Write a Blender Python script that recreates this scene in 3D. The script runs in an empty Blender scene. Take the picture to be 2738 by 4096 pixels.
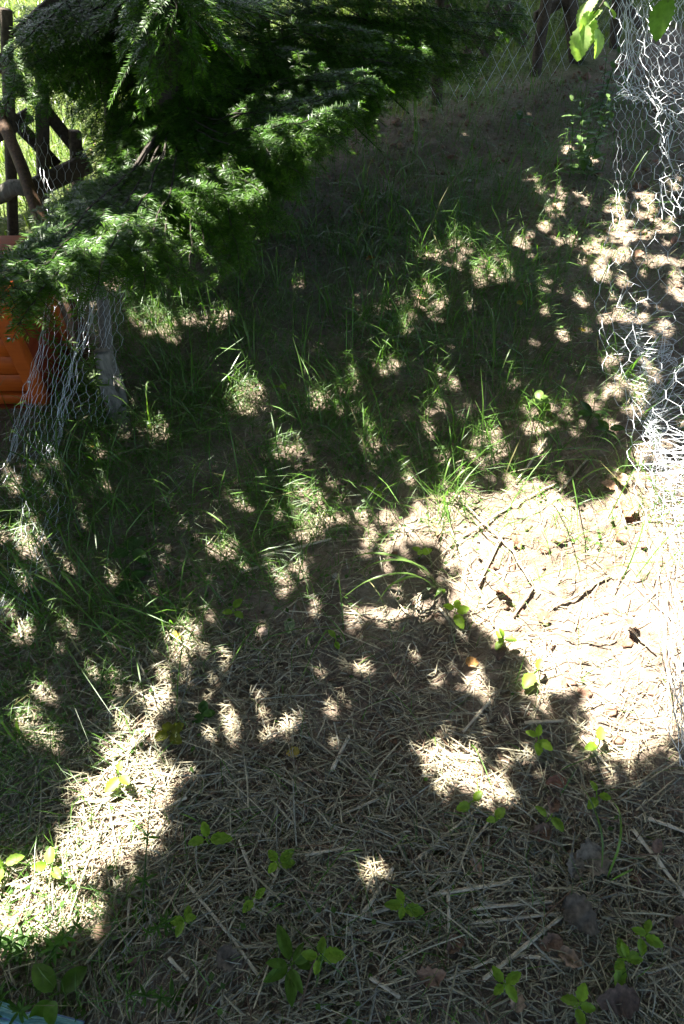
import bpy, math
import numpy as np
R = math.radians
rng = np.random.default_rng(11)
scene = bpy.context.scene
COL = scene.collection

# ------------------------------------------------------------------ camera
PITCH, CAMZ, LENS = R(52.0), 1.6, 24.0
S = 2738 / 1568.0                      # photo notes are taken on a 1568 px wide copy
FPX = 4096 * LENS / 36.0
cam_d = bpy.data.cameras.new("camera")
cam_d.sensor_fit = 'VERTICAL'; cam_d.sensor_height = 36.0; cam_d.sensor_width = 24.0
cam_d.lens = LENS; cam_d.clip_start = 0.02; cam_d.clip_end = 2000
cam = bpy.data.objects.new("camera", cam_d); COL.objects.link(cam)
cam.location = (0, 0, CAMZ); cam.rotation_euler = (math.pi / 2 - PITCH, 0, 0)
scene.camera = cam

# ------------------------------------------------------------------ sky, sun, exposure
SUN_EL, SUN_AZ = R(58.0), R(-38.0)     # azimuth from +Y towards +X
SUN = np.array([math.cos(SUN_EL) * math.sin(SUN_AZ), math.cos(SUN_EL) * math.cos(SUN_AZ), math.sin(SUN_EL)])
world = bpy.data.worlds.new("World"); scene.world = world; world.use_nodes = True
wn = world.node_tree.nodes; wl = world.node_tree.links
bgn = wn.get("Background") or wn.new("ShaderNodeBackground")
sky = wn.new("ShaderNodeTexSky"); sky.sky_type = 'NISHITA'; sky.sun_disc = False
sky.sun_elevation = SUN_EL; sky.sun_rotation = SUN_AZ
wl.new(sky.outputs[0], bgn.inputs[0]); bgn.inputs[1].default_value = 0.05
sky.dust_density = 2.5; sky.air_density = 0.8; sky.ozone_density = 0.5
sun_d = bpy.data.lights.new("sun", 'SUN'); sun_d.energy = 5.0; sun_d.angle = R(0.5); sun_d.color = (1.0, 0.955, 0.88)
sun_o = bpy.data.objects.new("sun", sun_d); COL.objects.link(sun_o)
from mathutils import Vector
sun_o.rotation_euler = Vector(SUN).to_track_quat('Z', 'Y').to_euler()
sun_o.location = (-3, 4, 8)
scene.view_settings.view_transform = 'Standard'; scene.view_settings.look = 'None'
scene.view_settings.gamma = 1.0; scene.view_settings.use_curve_mapping = False
scene.view_settings.exposure = 3.25
try:
    scene.cycles.use_denoising = True
    scene.cycles.max_bounces = 8; scene.cycles.transparent_max_bounces = 4
    scene.cycles.sample_clamp_indirect = 6.0
except Exception:
    pass

# ------------------------------------------------------------------ small maths
CP, SP = math.cos(PITCH), math.sin(PITCH)
def pix(dx, dy, depth):
    """point seen at photo note (dx, dy) at this depth along the optical axis"""
    X = (np.asarray(dx, float) * S - 1369.0) / FPX; Y = (2048.0 - np.asarray(dy, float) * S) / FPX
    d = np.asarray(depth, float)
    return np.stack([X * d, (CP + Y * SP) * d, CAMZ + (-SP + Y * CP) * d], -1)
def hash2(ix, iy, seed):
    n = (ix.astype(np.int64) * 374761393 + iy.astype(np.int64) * 668265263 + seed * 982451653) & 0x7fffffff
    n = ((n ^ (n >> 13)) * 1274126177) & 0x7fffffff
    n = (n ^ (n >> 16)) & 0xffffff
    return n / float(0xffffff)
def vnoise(x, y, seed=0):
    x = np.asarray(x, float); y = np.asarray(y, float)
    ix = np.floor(x); iy = np.floor(y); fx = x - ix; fy = y - iy
    fx = fx * fx * (3 - 2 * fx); fy = fy * fy * (3 - 2 * fy)
    a = hash2(ix, iy, seed); b = hash2(ix + 1, iy, seed); c = hash2(ix, iy + 1, seed); d = hash2(ix + 1, iy + 1, seed)
    return (a * (1 - fx) + b * fx) * (1 - fy) + (c * (1 - fx) + d * fx) * fy - 0.5
def sstep(a, b, t):
    t = np.clip((t - a) / (b - a), 0, 1); return t * t * (3 - 2 * t)
FA, FB = np.array([-1.6, 2.6]), np.array([2.2, 5.3])            # line of the lattice fence on the ground
FD = (FB - FA) / np.linalg.norm(FB - FA); FN = np.array([-FD[1], FD[0]])
def beyond(x, y):                                                # metres past the fence line
    return (np.asarray(x) - FA[0]) * FN[0] + (np.asarray(y) - FA[1]) * FN[1]
def gz(x, y):
    x = np.asarray(x, float); y = np.asarray(y, float)
    near = np.exp(-((x / 6) ** 2 + ((y - 2) / 6) ** 2))
    z = 0.07 * vnoise(x * 0.9 + 3, y * 0.9, 1) + 0.035 * vnoise(x * 3.1, y * 3.1, 2) + 0.014 * vnoise(x * 9, y * 9, 3)
    bare = np.exp(-(((x - 0.75) / 0.5) ** 2 + ((y - 1.2) / 0.7) ** 2))
    z = z + (0.010 + 0.016 * bare) * vnoise(x * 28, y * 28, 4) + (0.004 + 0.008 * bare) * vnoise(x * 70, y * 70, 5)
    b = beyond(x, y)
    z = z + 0.05 * np.exp(-((b + 0.25) / 0.22) ** 2) * (x > -0.6) - 0.06 * sstep(-0.05, 0.4, b)
    return z * near
def gpix(dx, dy):
    """point of the ground seen at photo note (dx, dy)"""
    dx = np.asarray(dx, float); dy = np.asarray(dy, float)
    p1 = pix(dx, dy, 1.0); c = np.array([0, 0, CAMZ]); r = p1 - c
    h = np.zeros(np.shape(dx))
    for _ in range(5):
        t = (h - CAMZ) / r[..., 2]
        p = c + r * t[..., None]
        h = gz(p[..., 0], p[..., 1])
    return p
def fpix(dx, dy, off=0.0):
    """point of the lattice fence plane seen at (dx, dy)"""
    c = np.array([0, 0, CAMZ]); r = pix(dx, dy, 1.0) - c
    n = np.array([FN[0], FN[1], 0]); t = (np.dot(np.array([FA[0], FA[1], 0]) - c, n) + off) / (r @ n)
    return c + r * np.asarray(t)[..., None]
def nrm(v):
    return v / np.maximum(np.linalg.norm(v, axis=-1, keepdims=True), 1e-9)

# ------------------------------------------------------------------ mesh and object helpers
def np_mesh(name, V, F, col=None, smooth=False):
    V = np.ascontiguousarray(V, np.float32).reshape(-1, 3); F = np.ascontiguousarray(F, np.int32); k = F.shape[1]
    me = bpy.data.meshes.new(name)
    me.vertices.add(len(V)); me.vertices.foreach_set('co', V.ravel())
    me.loops.add(F.size); me.loops.foreach_set('vertex_index', F.ravel())
    me.polygons.add(len(F)); me.polygons.foreach_set('loop_start', np.arange(0, F.size, k, dtype=np.int32))
    if smooth: me.polygons.foreach_set('use_smooth', np.ones(len(F), bool))
    if col is not None:
        c = np.ones((len(V), 4), np.float32); c[:, :3] = col
        a = me.color_attributes.new('Col', 'FLOAT_COLOR', 'POINT'); a.data.foreach_set('color', c.ravel())
    me.update(calc_edges=True)
    return me
def put(name, me, mat, parent=None, loc=(0, 0, 0), **props):
    o = bpy.data.objects.new(name, me); COL.objects.link(o)
    if mat is not None and len(me.materials) == 0: me.materials.append(mat)
    if parent is not None: o.parent = parent
    o.location = loc
    for k, v in props.items(): o[k] = v
    return o
def thing(name, label, cat, loc, group=None):
    o = bpy.data.objects.new(name, None); COL.objects.link(o); o.empty_display_size = 0.05
    o.location = tuple(float(a) for a in loc); o['label'] = label; o['category'] = cat
    if group: o['group'] = group
    return o
def part(name, V, F, mat, parent, col=None, smooth=False, world_from=None, **props):
    """a mesh child; V are world points, world_from the world place of the parent"""
    o0 = np.array(world_from if world_from is not None else parent.location)
    return put(name, np_mesh(name, np.asarray(V).reshape(-1, 3) - o0, F, col, smooth), mat, parent, **props)
class Bag:
    def __init__(s): s.V = []; s.F = []; s.C = []; s.n = 0
    def add(s, V, F, col=None):
        V = np.asarray(V, float).reshape(-1, 3); F = np.asarray(F)
        if F.shape[1] == 4: F = np.concatenate([F[:, [0, 1, 2]], F[:, [0, 2, 3]]])
        s.V.append(V); s.F.append(F + s.n); s.n += len(V)
        s.C.append(np.broadcast_to(np.array(col if col is not None else (1, 1, 1), float), (len(V), 3)))
    def get(s): return np.concatenate(s.V), np.concatenate(s.F), np.concatenate(s.C)
def frame_of(d):
    d = nrm(d); up = np.where(np.abs(d[..., 2:3]) > 0.9, np.array([1.0, 0, 0]), np.array([0, 0, 1.0]))
    a = nrm(np.cross(d, up)); return a, np.cross(a, d)
def tube(path, rad, sides=6, cap=True):
    path = np.asarray(path, float); n = len(path); rad = np.broadcast_to(np.asarray(rad, float), (n,))
    t = np.gradient(path, axis=0); a, b = frame_of(t)
    for i in range(1, n):                                  # keep the frame from flipping
        a[i] = nrm(a[i - 1] - nrm(t[i]) * np.dot(a[i - 1], nrm(t[i]))); b[i] = np.cross(a[i], nrm(t[i]))
    th = np.linspace(0, 2 * math.pi, sides, endpoint=False)
    V = path[:, None] + rad[:, None, None] * (np.cos(th)[None, :, None] * a[:, None] + np.sin(th)[None, :, None] * b[:, None])
    i = np.arange(n - 1)[:, None] * sides; j = np.arange(sides)[None]; k = (j + 1) % sides
    F = np.stack([i + j, i + k, i + sides + k, i + sides + j], -1).reshape(-1, 4)
    V = V.reshape(-1, 3)
    if cap:
        F3 = np.concatenate([F[:, [0, 1, 2]], F[:, [0, 2, 3]]])
        c0, c1 = len(V), len(V) + 1; V = np.concatenate([V, path[:1], path[-1:]])
        jj = np.arange(sides); kk = (jj + 1) % sides; e = (n - 1) * sides
        F = np.concatenate([F3, np.stack([np.full(sides, c0), kk, jj], -1), np.stack([np.full(sides, c1), e + jj, e + kk], -1)])
    return V, F
def prisms(P, Q, r, sides=3):
    """one thin prism for each P-Q pair"""
    P = np.asarray(P, float); Q = np.asarray(Q, float); n = len(P); r = np.broadcast_to(np.asarray(r, float), (n,))
    a, b = frame_of(Q - P); th = np.linspace(0, 2 * math.pi, sides, endpoint=False)
    ring = (np.cos(th)[None, :, None] * a[:, None] + np.sin(th)[None, :, None] * b[:, None]) * r[:, None, None]
    V = np.concatenate([P[:, None] + ring, Q[:, None] + ring], 1)
    j = np.arange(sides); k = (j + 1) % sides; f = np.stack([j, k, sides + k, sides + j], -1)
    return V.reshape(-1, 3), (f[None] + (np.arange(n) * 2 * sides)[:, None, None]).reshape(-1, 4)
def beam(p, q, w, t, up=None, bev=0.14):
    """a slightly bevelled board from p to q, w wide and t thick"""
    p = np.asarray(p, float); q = np.asarray(q, float); d = nrm(q - p)
    if up is None: a, b = frame_of(d)
    else:
        b = nrm(np.asarray(up, float) - d * np.dot(up, d)); a = np.cross(d, b)
    c = min(w, t) * bev; hw, ht = w / 2, t / 2
    prof = [(-hw + c, -ht), (hw - c, -ht), (hw, -ht + c), (hw, ht - c), (hw - c, ht), (-hw + c, ht), (-hw, ht - c), (-hw, -ht + c)]
    V = []
    for e, s in ((p, 0.985), (p + d * c, 1), (q - d * c, 1), (q, 0.985)):
        V += [e + (a * x + b * y) * s for x, y in prof]
    F = [(i * 8 + j, i * 8 + (j + 1) % 8, i * 8 + 8 + (j + 1) % 8, i * 8 + 8 + j) for i in range(3) for j in range(8)]
    bag = Bag(); bag.add(V, F)
    cap = [(0, j + 1, j) for j in range(1, 7)] + [(24, 24 + j, 25 + j) for j in range(1, 7)]
    bag.F.append(np.array(cap)); V, F, _ = bag.get()
    return V, F
def leafgrid(L, W, n=6, cup=0.15, droop=0.25, tooth=0.0, shape=0.55, heart=0.0, m=2):
    """a leaf along +Y, face up: n lengths, 2m widths; returns V, F (quads)"""
    t = np.linspace(0, 1, n + 1); prof = np.power(t, shape) * np.power(1 - t, 0.75)
    prof = prof / prof.max() * W / 2
    if heart: prof[0] = W * 0.5 * heart * 0.4; 
    if tooth: prof = prof * (1 + tooth * np.where(np.arange(n + 1) % 2 == 0, -1, 1))
    prof[-1] = W * 0.01
    s = np.linspace(-1, 1, 2 * m + 1)
    X = prof[:, None] * s[None]; Yb = np.repeat((t * L)[:, None], 2 * m + 1, 1)
    if heart: Yb = Yb - heart * L * 0.16 * np.abs(s)[None] * np.exp(-t * 7)[:, None]
    Z = cup * W * (np.abs(s)[None] ** 1.3) * np.sin(np.pi * np.clip(t, .05, 1))[:, None] - droop * L * (t ** 2)[:, None]
    V = np.stack([X, Yb, Z], -1).reshape(-1, 3)
    i = np.arange(n)[:, None] * (2 * m + 1); j = np.arange(2 * m)[None]; k = 2 * m + 1
    return V, np.stack([i + j, i + j + 1, i + k + j + 1, i + k + j], -1).reshape(-1, 4)
def rot(V, yaw=0.0, pitch=0.0, roll=0.0):
    cy, sy, cp, sp, cr, sr = math.cos(yaw), math.sin(yaw), math.cos(pitch), math.sin(pitch), math.cos(roll), math.sin(roll)
    Mr = np.array([[cr, 0, sr], [0, 1, 0], [-sr, 0, cr]]); Mp = np.array([[1, 0, 0], [0, cp, -sp], [0, sp, cp]])
    My = np.array([[cy, -sy, 0], [sy, cy, 0], [0, 0, 1]])
    return V @ (My @ Mp @ Mr).T
def spline(pts, n):
    """smooth curve through the points"""
    P = np.asarray(pts, float)
    if len(P) == 2: return P[0] + (P[1] - P[0]) * np.linspace(0, 1, n)[:, None]
    Q = np.concatenate([2 * P[:1] - P[1:2], P, 2 * P[-1:] - P[-2:-1]])
    u = np.linspace(0, len(P) - 1 - 1e-6, n); i = u.astype(int); f = (u - i)[:, None]
    a, b, c, d = Q[i], Q[i + 1], Q[i + 2], Q[i + 3]
    return 0.5 * (2 * b + (c - a) * f + (2 * a - 5 * b + 4 * c - d) * f ** 2 + (3 * b - a - 3 * c + d) * f ** 3)

# ------------------------------------------------------------------ materials
def mat_new(name):
    m = bpy.data.materials.new(name); m.use_nodes = True; nt = m.node_tree
    return m, nt, nt.nodes["Principled BSDF"]
def noise(nt, scale, detail=4, rough=0.6, coord='Object', vec=None):
    n = nt.nodes.new("ShaderNodeTexNoise"); n.inputs['Scale'].default_value = scale
    n.inputs['Detail'].default_value = detail; n.inputs['Roughness'].default_value = rough
    if vec is None:
        tc = nt.nodes.new("ShaderNodeTexCoord"); nt.links.new(tc.outputs[coord], n.inputs['Vector'])
    else: nt.links.new(vec, n.inputs['Vector'])
    return n
def ramp(nt, src, stops):
    r = nt.nodes.new("ShaderNodeValToRGB"); e = r.color_ramp.elements
    while len(e) < len(stops): e.new(0.5)
    for k, (p, c) in enumerate(stops): e[k].position = p; e[k].color = (*c, 1)
    nt.links.new(src, r.inputs[0]); return r
def mixc(nt, a, b, f, mode='MIX'):
    m = nt.nodes.new("ShaderNodeMixRGB"); m.blend_type = mode
    for s, i in ((f, 0), (a, 1), (b, 2)):
        if isinstance(s, (int, float)): m.inputs[i].default_value = s
        elif isinstance(s, tuple): m.inputs[i].default_value = (*s, 1)
        else: nt.links.new(s, m.inputs[i])
    return m.outputs[0]
def bump(nt, bs, h, strength, dist):
    b = nt.nodes.new("ShaderNodeBump"); b.inputs['Strength'].default_value = strength; b.inputs['Distance'].default_value = dist
    nt.links.new(h, b.inputs['Height']); nt.links.new(b.outputs[0], bs.inputs['Normal'])
def vcol(nt):
    a = nt.nodes.new("ShaderNodeAttribute"); a.attribute_name = 'Col'; return a.outputs['Color']
def mat_tint(name, rough=0.6, spec=0.4, transl=0.0, nscale=60, namp=0.35, tgain=(1.3, 1.5, 0.5)):
    """vertex tint times fine noise; some light passes through when transl is set"""
    m, nt, bs = mat_new(name)
    n = noise(nt, nscale, 3); r = ramp(nt, n.outputs[0], [(0.3, (1 - namp,) * 3), (0.7, (1 + namp * .6,) * 3)])
    c = mixc(nt, vcol(nt), r.outputs[0], 1.0, 'MULTIPLY')
    nt.links.new(c, bs.inputs['Base Color']); bs.inputs['Roughness'].default_value = rough
    bs.inputs['Specular IOR Level'].default_value = spec
    if transl:
        tr = nt.nodes.new("ShaderNodeBsdfTranslucent"); mx = nt.nodes.new("ShaderNodeMixShader")
        nt.links.new(mixc(nt, c, tgain, 1.0, 'MULTIPLY'), tr.inputs[0]); mx.inputs[0].default_value = transl
        nt.links.new(bs.outputs[0], mx.inputs[1]); nt.links.new(tr.outputs[0], mx.inputs[2])
        nt.links.new(mx.outputs[0], nt.nodes["Material Output"].inputs[0])
    return m
M = {}
M['straw'] = mat_tint('dry_straw', 0.55, 0.35, 0.0, 90, 0.35)
M['grass'] = mat_tint('grass_blade', 0.42, 0.5, 0.42, 40, 0.25)
M['leaf'] = mat_tint('green_leaf', 0.5, 0.35, 0.45, 70, 0.25)
M['crown'] = mat_tint('crown_leaf', 0.5, 0.4, 0.27, 20, 0.2)
M['needle'] = mat_tint('fir_needle', 0.38, 0.28, 0.42, 30, 0.3, (1.1, 1.5, 0.35))
M['dead'] = mat_tint('dead_leaf', 0.7, 0.25, 0.12, 80, 0.5, (1.2, 1.0, 0.7))
def wood(name, dark, light, rough=0.7, stretch=(18, 18, 1.5), bstr=0.5, spec=0.3, knots=0.0):
    m, nt, bs = mat_new(name)
    tc = nt.nodes.new("ShaderNodeTexCoord"); mp = nt.nodes.new("ShaderNodeMapping"); mp.inputs['Scale'].default_value = stretch
    nt.links.new(tc.outputs['Object'], mp.inputs[0])
    n = noise(nt, 3.0, 6, 0.65, vec=mp.outputs[0]); r = ramp(nt, n.outputs[0], [(0.3, dark), (0.7, light)])
    n2 = noise(nt, 7.0, 4); r2 = ramp(nt, n2.outputs[0], [(0.35, (0.7,) * 3), (0.65, (1.1,) * 3)])
    nt.links.new(mixc(nt, r.outputs[0], r2.outputs[0], 0.8, 'MULTIPLY'), bs.inputs['Base Color'])
    bs.inputs['Roughness'].default_value = rough; bs.inputs['Specular IOR Level'].default_value = spec
    bump(nt, bs, n.outputs[0], bstr, 0.006); return m
M['bark'] = wood('conifer_bark', (0.010, 0.008, 0.006), (0.045, 0.034, 0.025), 0.9, (30, 30, 8), 0.9)
M['twig'] = wood('twig_bark', (0.014, 0.011, 0.007), (0.042, 0.032, 0.02), 0.8, (60, 60, 60), 0.3)
M['slat'] = wood('old_fence_wood', (0.035, 0.025, 0.017), (0.11, 0.08, 0.055), 0.85, (25, 25, 25), 0.6)
M['debark'] = wood('half_peeled_post', (0.025, 0.014, 0.008), (0.16, 0.085, 0.04), 0.75, (40, 40, 3), 0.7)
M['grey'] = wood('weathered_grey_post', (0.09, 0.08, 0.062), (0.26, 0.235, 0.19), 0.85, (30, 30, 2.5), 0.7)
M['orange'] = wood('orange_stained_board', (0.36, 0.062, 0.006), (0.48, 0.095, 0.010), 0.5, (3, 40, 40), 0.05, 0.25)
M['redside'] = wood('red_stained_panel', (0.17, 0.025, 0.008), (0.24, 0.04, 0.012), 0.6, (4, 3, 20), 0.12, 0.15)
def simple_noise(name, c0, c1, scale, rough, metallic=0.0, spec=0.5, b=0.0):
    m, nt, bs = mat_new(name); n = noise(nt, scale, 4)
    r = ramp(nt, n.outputs[0], [(0.35, c0), (0.65, c1)]); nt.links.new(r.outputs[0], bs.inputs['Base Color'])
    bs.inputs['Roughness'].default_value = rough; bs.inputs['Metallic'].default_value = metallic
    bs.inputs['Specular IOR Level'].default_value = spec
    if b: bump(nt, bs, n.outputs[0], b, 0.004)
    return m
M['wire'] = simple_noise('galvanised_wire', (0.52, 0.55, 0.56), (0.72, 0.74, 0.75), 40, 0.42, 0.55)
M['clod'] = simple_noise('dry_soil_clod', (0.12, 0.068, 0.045), (0.27, 0.17, 0.12), 45, 0.95, 0, 0.1, 0.8)
M['stone'] = simple_noise('pale_pebble', (0.30, 0.27, 0.23), (0.48, 0.45, 0.40), 60, 0.8, 0, 0.3, 0.3)
M['twine'] = mat_tint('plastic_twine', 0.4, 0.5, 0.0, 120, 0.3)
# ground: pinkish dry soil in the run, green turf past the fence
m, nt, bs = mat_new('soil_and_turf'); M['ground'] = m
n1 = noise(nt, 6, 8, 0.7); n2 = noise(nt, 45, 6, 0.7); n3 = noise(nt, 170, 4, 0.7)
s1 = ramp(nt, n1.outputs[0], [(0.3, (0.15, 0.118, 0.09)), (0.7, (0.38, 0.31, 0.245))])
s2 = ramp(nt, n2.outputs[0], [(0.3, (0.62, 0.58, 0.55)), (0.7, (1.15, 1.12, 1.08))])
s3 = ramp(nt, n3.outputs[0], [(0.3, (0.6, 0.6, 0.6)), (0.7, (1.2, 1.2, 1.2))])
soil = mixc(nt, mixc(nt, s1.outputs[0], s2.outputs[0], 1.0, 'MULTIPLY'), s3.outputs[0], 0.8, 'MULTIPLY')
t1 = ramp(nt, n2.outputs[0], [(0.3, (0.045, 0.075, 0.018)), (0.7, (0.12, 0.15, 0.04))])
nt.links.new(mixc(nt, soil, t1.outputs[0], vcol(nt)), bs.inputs['Base Color'])
bs.inputs['Roughness'].default_value = 0.95; bs.inputs['Specular IOR Level'].default_value = 0.1
ad = nt.nodes.new("ShaderNodeMath"); ad.operation = 'ADD'; nt.links.new(n2.outputs[0], ad.inputs[0]); nt.links.new(n3.outputs[0], ad.inputs[1])
bump(nt, bs, ad.outputs[0], 0.8, 0.012)

# ------------------------------------------------------------------ ground (one sheet to the horizon)
def axis(lo, hi, step, far):
    a = np.arange(lo, hi + 1e-6, step); g = step * 1.35 ** np.arange(1, 60); g = np.cumsum(g); g = g[g < far]
    return np.concatenate([lo - g[::-1], a, hi + g])
gx = axis(-2.0, 2.0, 0.0125, 400); gy = axis(-0.2, 3.4, 0.0125, 400)
X, Y = np.meshgrid(gx, gy); Z = gz(X, Y)
nx, ny = len(gx), len(gy); i = np.arange(ny - 1)[:, None] * nx; j = np.arange(nx - 1)[None]
Fg = np.stack([i + j, i + j + 1, i + nx + j + 1, i + nx + j], -1).reshape(-1, 4)
turf = sstep(-0.25, 0.15, beyond(X, Y) + 0.5 * vnoise(X * 4, Y * 4, 8)); out = sstep(2.6, 3.6, np.abs(X)) + sstep(-1.4, -2.4, Y)
turf = np.clip(np.maximum(turf, out), 0, 1)
put('ground', np_mesh('ground', np.stack([X, Y, Z], -1), Fg, np.repeat(turf.reshape(-1, 1), 3, 1), True), M['ground'], kind='structure')

# ------------------------------------------------------------------ gaps shaped into the foliage overhead so sun falls on set patches
SU = nrm(np.cross(SUN, [0, 0, 1.0])); SV = np.cross(SU, SUN)
def suv(P): P = np.asarray(P, float); return np.stack([P @ SU, P @ SV], -1)
lit_poly = [
    [(1640, 1040), (1568, 1060), (1430, 1080), (1440, 1110), (1330, 1150), (1270, 1120), (1180, 1080), (1130, 1120), (1060, 1105), (1000, 1130), (960, 1155),
     (905, 1190), (875, 1235), (830, 1240), (890, 1268), (950, 1255), (1010, 1270), (1040, 1300), (1020, 1350), (1000, 1400), (1060, 1410), (1090, 1450),
     (1140, 1480), (1200, 1530), (1210, 1590), (1250, 1620), (1330, 1600), (1335, 1640), (1300, 1690), (1330, 1720), (1380, 1755), (1440, 1765), (1520, 1740), (1660, 1660)],
    [(440, 1410), (480, 1420), (470, 1480), (420, 1510), (410, 1560), (400, 1640), (350, 1700), (340, 1740), (450, 1755), (445, 1800), (400, 1850), (380, 1900), (370, 1950),
     (220, 2050), (250, 2090), (235, 2130), (120, 2180), (0, 2205), (-80, 2220), (-80, 2020), (0, 2000), (60, 1970), (150, 1900), (175, 1830), (240, 1720), (275, 1650), (340, 1620), (355, 1540), (390, 1500)],
    [(965, 1720), (990, 1692), (1050, 1690), (1110, 1712), (1112, 1750), (1180, 1760), (1210, 1735), (1240, 1755), (1235, 1790), (1180, 1800), (1165, 1850), (1080, 1845), (1025, 1815), (990, 1770)],
]
lit_dots = [  # x, y, radius on the photo notes
    (70, 1235, 36), (18, 1240, 22), (15, 1400, 22), (50, 1445, 30), (110, 1590, 22), (85, 1655, 26), (105, 1690, 34), (215, 1540, 18), (270, 1550, 9), (315, 1590, 11),
    (430, 1450, 22), (460, 1490, 18), (515, 1530, 9), (605, 1450, 8), (605, 1645, 13), (660, 1665, 22), (535, 1670, 13), (485, 1690, 10), (480, 1590, 22), (595, 1600, 9),
    (760, 1630, 11), (845, 1540, 8), (1090, 1560, 22), (1110, 1592, 16), (1000, 1570, 9), (860, 2000, 26), (1000, 1740, 20), (555, 905, 40), (540, 930, 26), (735, 920, 17),
    (720, 1160, 42), (700, 1205, 32), (690, 1045, 22), (650, 1030, 18), (480, 1000, 14), (462, 1060, 17), (360, 985, 36), (375, 1010, 24), (850, 1020, 18), (900, 845, 22),
    (820, 870, 22), (525, 1260, 22), (490, 1250, 18), (690, 1310, 20), (650, 1322, 16), (720, 1390, 16), (650, 1362, 12), (800, 1400, 10), (900, 1412, 15), (905, 1350, 11),
    (960, 1380, 10), (1000, 940, 22), (1120, 1030, 40), (1100, 992, 22), (800, 700, 16), (700, 665, 26), (692, 695, 18), (780, 600, 15), (510, 718, 40), (465, 735, 34),
    (350, 740, 34), (395, 755, 26), (300, 715, 14), (540, 708, 18), (420, 765, 16), (272, 650, 22), (975, 660, 20), (965, 692, 18), (1000, 702, 20), (1060, 580, 24),
    (1012, 592, 18), (1130, 622, 34), (1100, 640, 18), (1170, 640, 22), (1152, 600, 16), (1250, 660, 14), (1252, 712, 14), (1290, 770, 11), (1332, 690, 14), (1390, 590, 42),
    (1440, 545, 42), (1420, 482, 34), (1480, 470, 34), (1520, 530, 26), (1350, 562, 24), (1300, 540, 20), (1270, 482, 20), (1250, 520, 12), (1290, 440, 16), (1340, 450, 16),
    (1350, 382, 24), (1300, 342, 12), (1060, 465, 9), (1052, 560, 15), (900, 610, 9), (760, 500, 13), (812, 490, 9), (1540, 420, 18), (1470, 880, 42), (1425, 860, 24),
    (1400, 905, 22), (1520, 760, 22), (1490, 702, 16), (1222, 960, 24), (1262, 940, 20), (1320, 965, 24), (1350, 922, 16), (1242, 1030, 20), (1390, 985, 20), (1010, 855, 12),
    (1040, 880, 9), (830, 1182, 12), (130, 1050, 18), (60, 1010, 13), (220, 1040, 11), (90, 1085, 20), (40, 1120, 16), (18, 1080, 13), (120, 1000, 10), (240, 940, 12),
    (940, 1100, 12), (1020, 1050, 12), (880, 1190, 12), (560, 1300, 10), (590, 560, 10), (1545, 640, 22), (1430, 640, 14), (1200, 560, 12), (150, 1300, 14), (60, 1340, 12),
    (640, 1180, 9), (780, 940, 9), (1180, 880, 10), (930, 760, 10), (610, 770, 12), (250, 1120, 10), (330, 1370, 12), (170, 1450, 14), (560, 1160, 9), (420, 1200, 8),
]
lit_air = [(440, 430, 2.15, 30), (370, 470, 2.1, 26), (300, 500, 2.0, 28), (420, 360, 2.2, 28), (530, 340, 2.35, 28), (600, 300, 2.35, 30), (690, 262, 2.38, 30), (230, 560, 1.92, 24), (350, 560, 2.05, 20), (470, 420, 2.2, 20), (620, 380, 2.35, 16), (700, 350, 2.35, 14), (560, 460, 2.28, 14), (480, 590, 2.1, 14), (130, 610, 1.78, 24),
   # x, y, depth, radius: sun on boughs, wire and posts above the ground
    (85, 640, 1.75, 30), (100, 560, 1.8, 26), (200, 530, 1.9, 34), (250, 480, 2.0, 30), (330, 430, 2.1, 36), (400, 400, 2.15, 36), (480, 320, 2.3, 36),
    (560, 295, 2.35, 40), (640, 268, 2.4, 46), (740, 258, 2.4, 34), (785, 240, 2.4, 22), (845, 180, 2.6, 34), (300, 560, 2.0, 26), (350, 600, 1.95, 18), (440, 540, 2.1, 20),
    (40, 225, 2.5, 26), (85, 260, 2.5, 30), (20, 330, 2.6, 14), (160, 520, 1.85, 26), (480, 470, 2.25, 18), (520, 400, 2.3, 26), (700, 180, 2.7, 22), (930, 120, 2.9, 20), (1140, 20, 3.0, 22),
    (600, 340, 2.4, 26), (380, 500, 2.1, 20), (280, 610, 1.9, 14), (560, 480, 2.2, 12), (760, 300, 2.4, 14),
    (1430, 60, 2.45, 46), (1440, 150, 2.5, 50), (1510, 60, 2.45, 46), (1520, 170, 2.5, 46), (1460, 225, 2.55, 36), (1540, 300, 2.4, 46), (1500, 250, 2.4, 30),
    (1385, 700, 2.55, 24), (1400, 800, 2.4, 26), (1440, 850, 2.2, 34), (1490, 900, 2.1, 36), (1470, 960, 2.1, 34), (1500, 1000, 2.0, 34), (1540, 900, 1.9, 22), (1530, 720, 2.1, 16),
    (75, 400, 2.5, 16), (100, 470, 2.5, 22), (110, 740, 2.15, 24), (85, 800, 2.1, 22), (130, 850, 2.15, 16), (210, 690, 2.2, 18), (180, 770, 2.2, 16), (70, 540, 2.6, 14),
    (235, 820, 2.25, 22), (785, 1340, 1.78, 24), (800, 1300, 1.78, 28), (840, 1295, 1.78, 26), (890, 1300, 1.78, 24), (940, 1310, 1.8, 22), (850, 1340, 1.78, 22), (300, 1140, 1.95, 20), (290, 925, 2.2, 20), (260, 930, 2.2, 16), (1330, 45, 2.2, 40), (1360, 120, 2.2, 40), (1235, 935, 2.2, 36), (250, 840, 2.25, 18), (1350, 20, 2.2, 46), (1340, 70, 2.2, 40), (1500, 30, 1.9, 20),
]
rv = np.random.default_rng(81)
band = np.array([(80, 600), (150, 545), (330, 405), (480, 305), (640, 250), (810, 225), (750, 320), (650, 420), (560, 530), (430, 620), (200, 680), (95, 690)], float)
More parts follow.
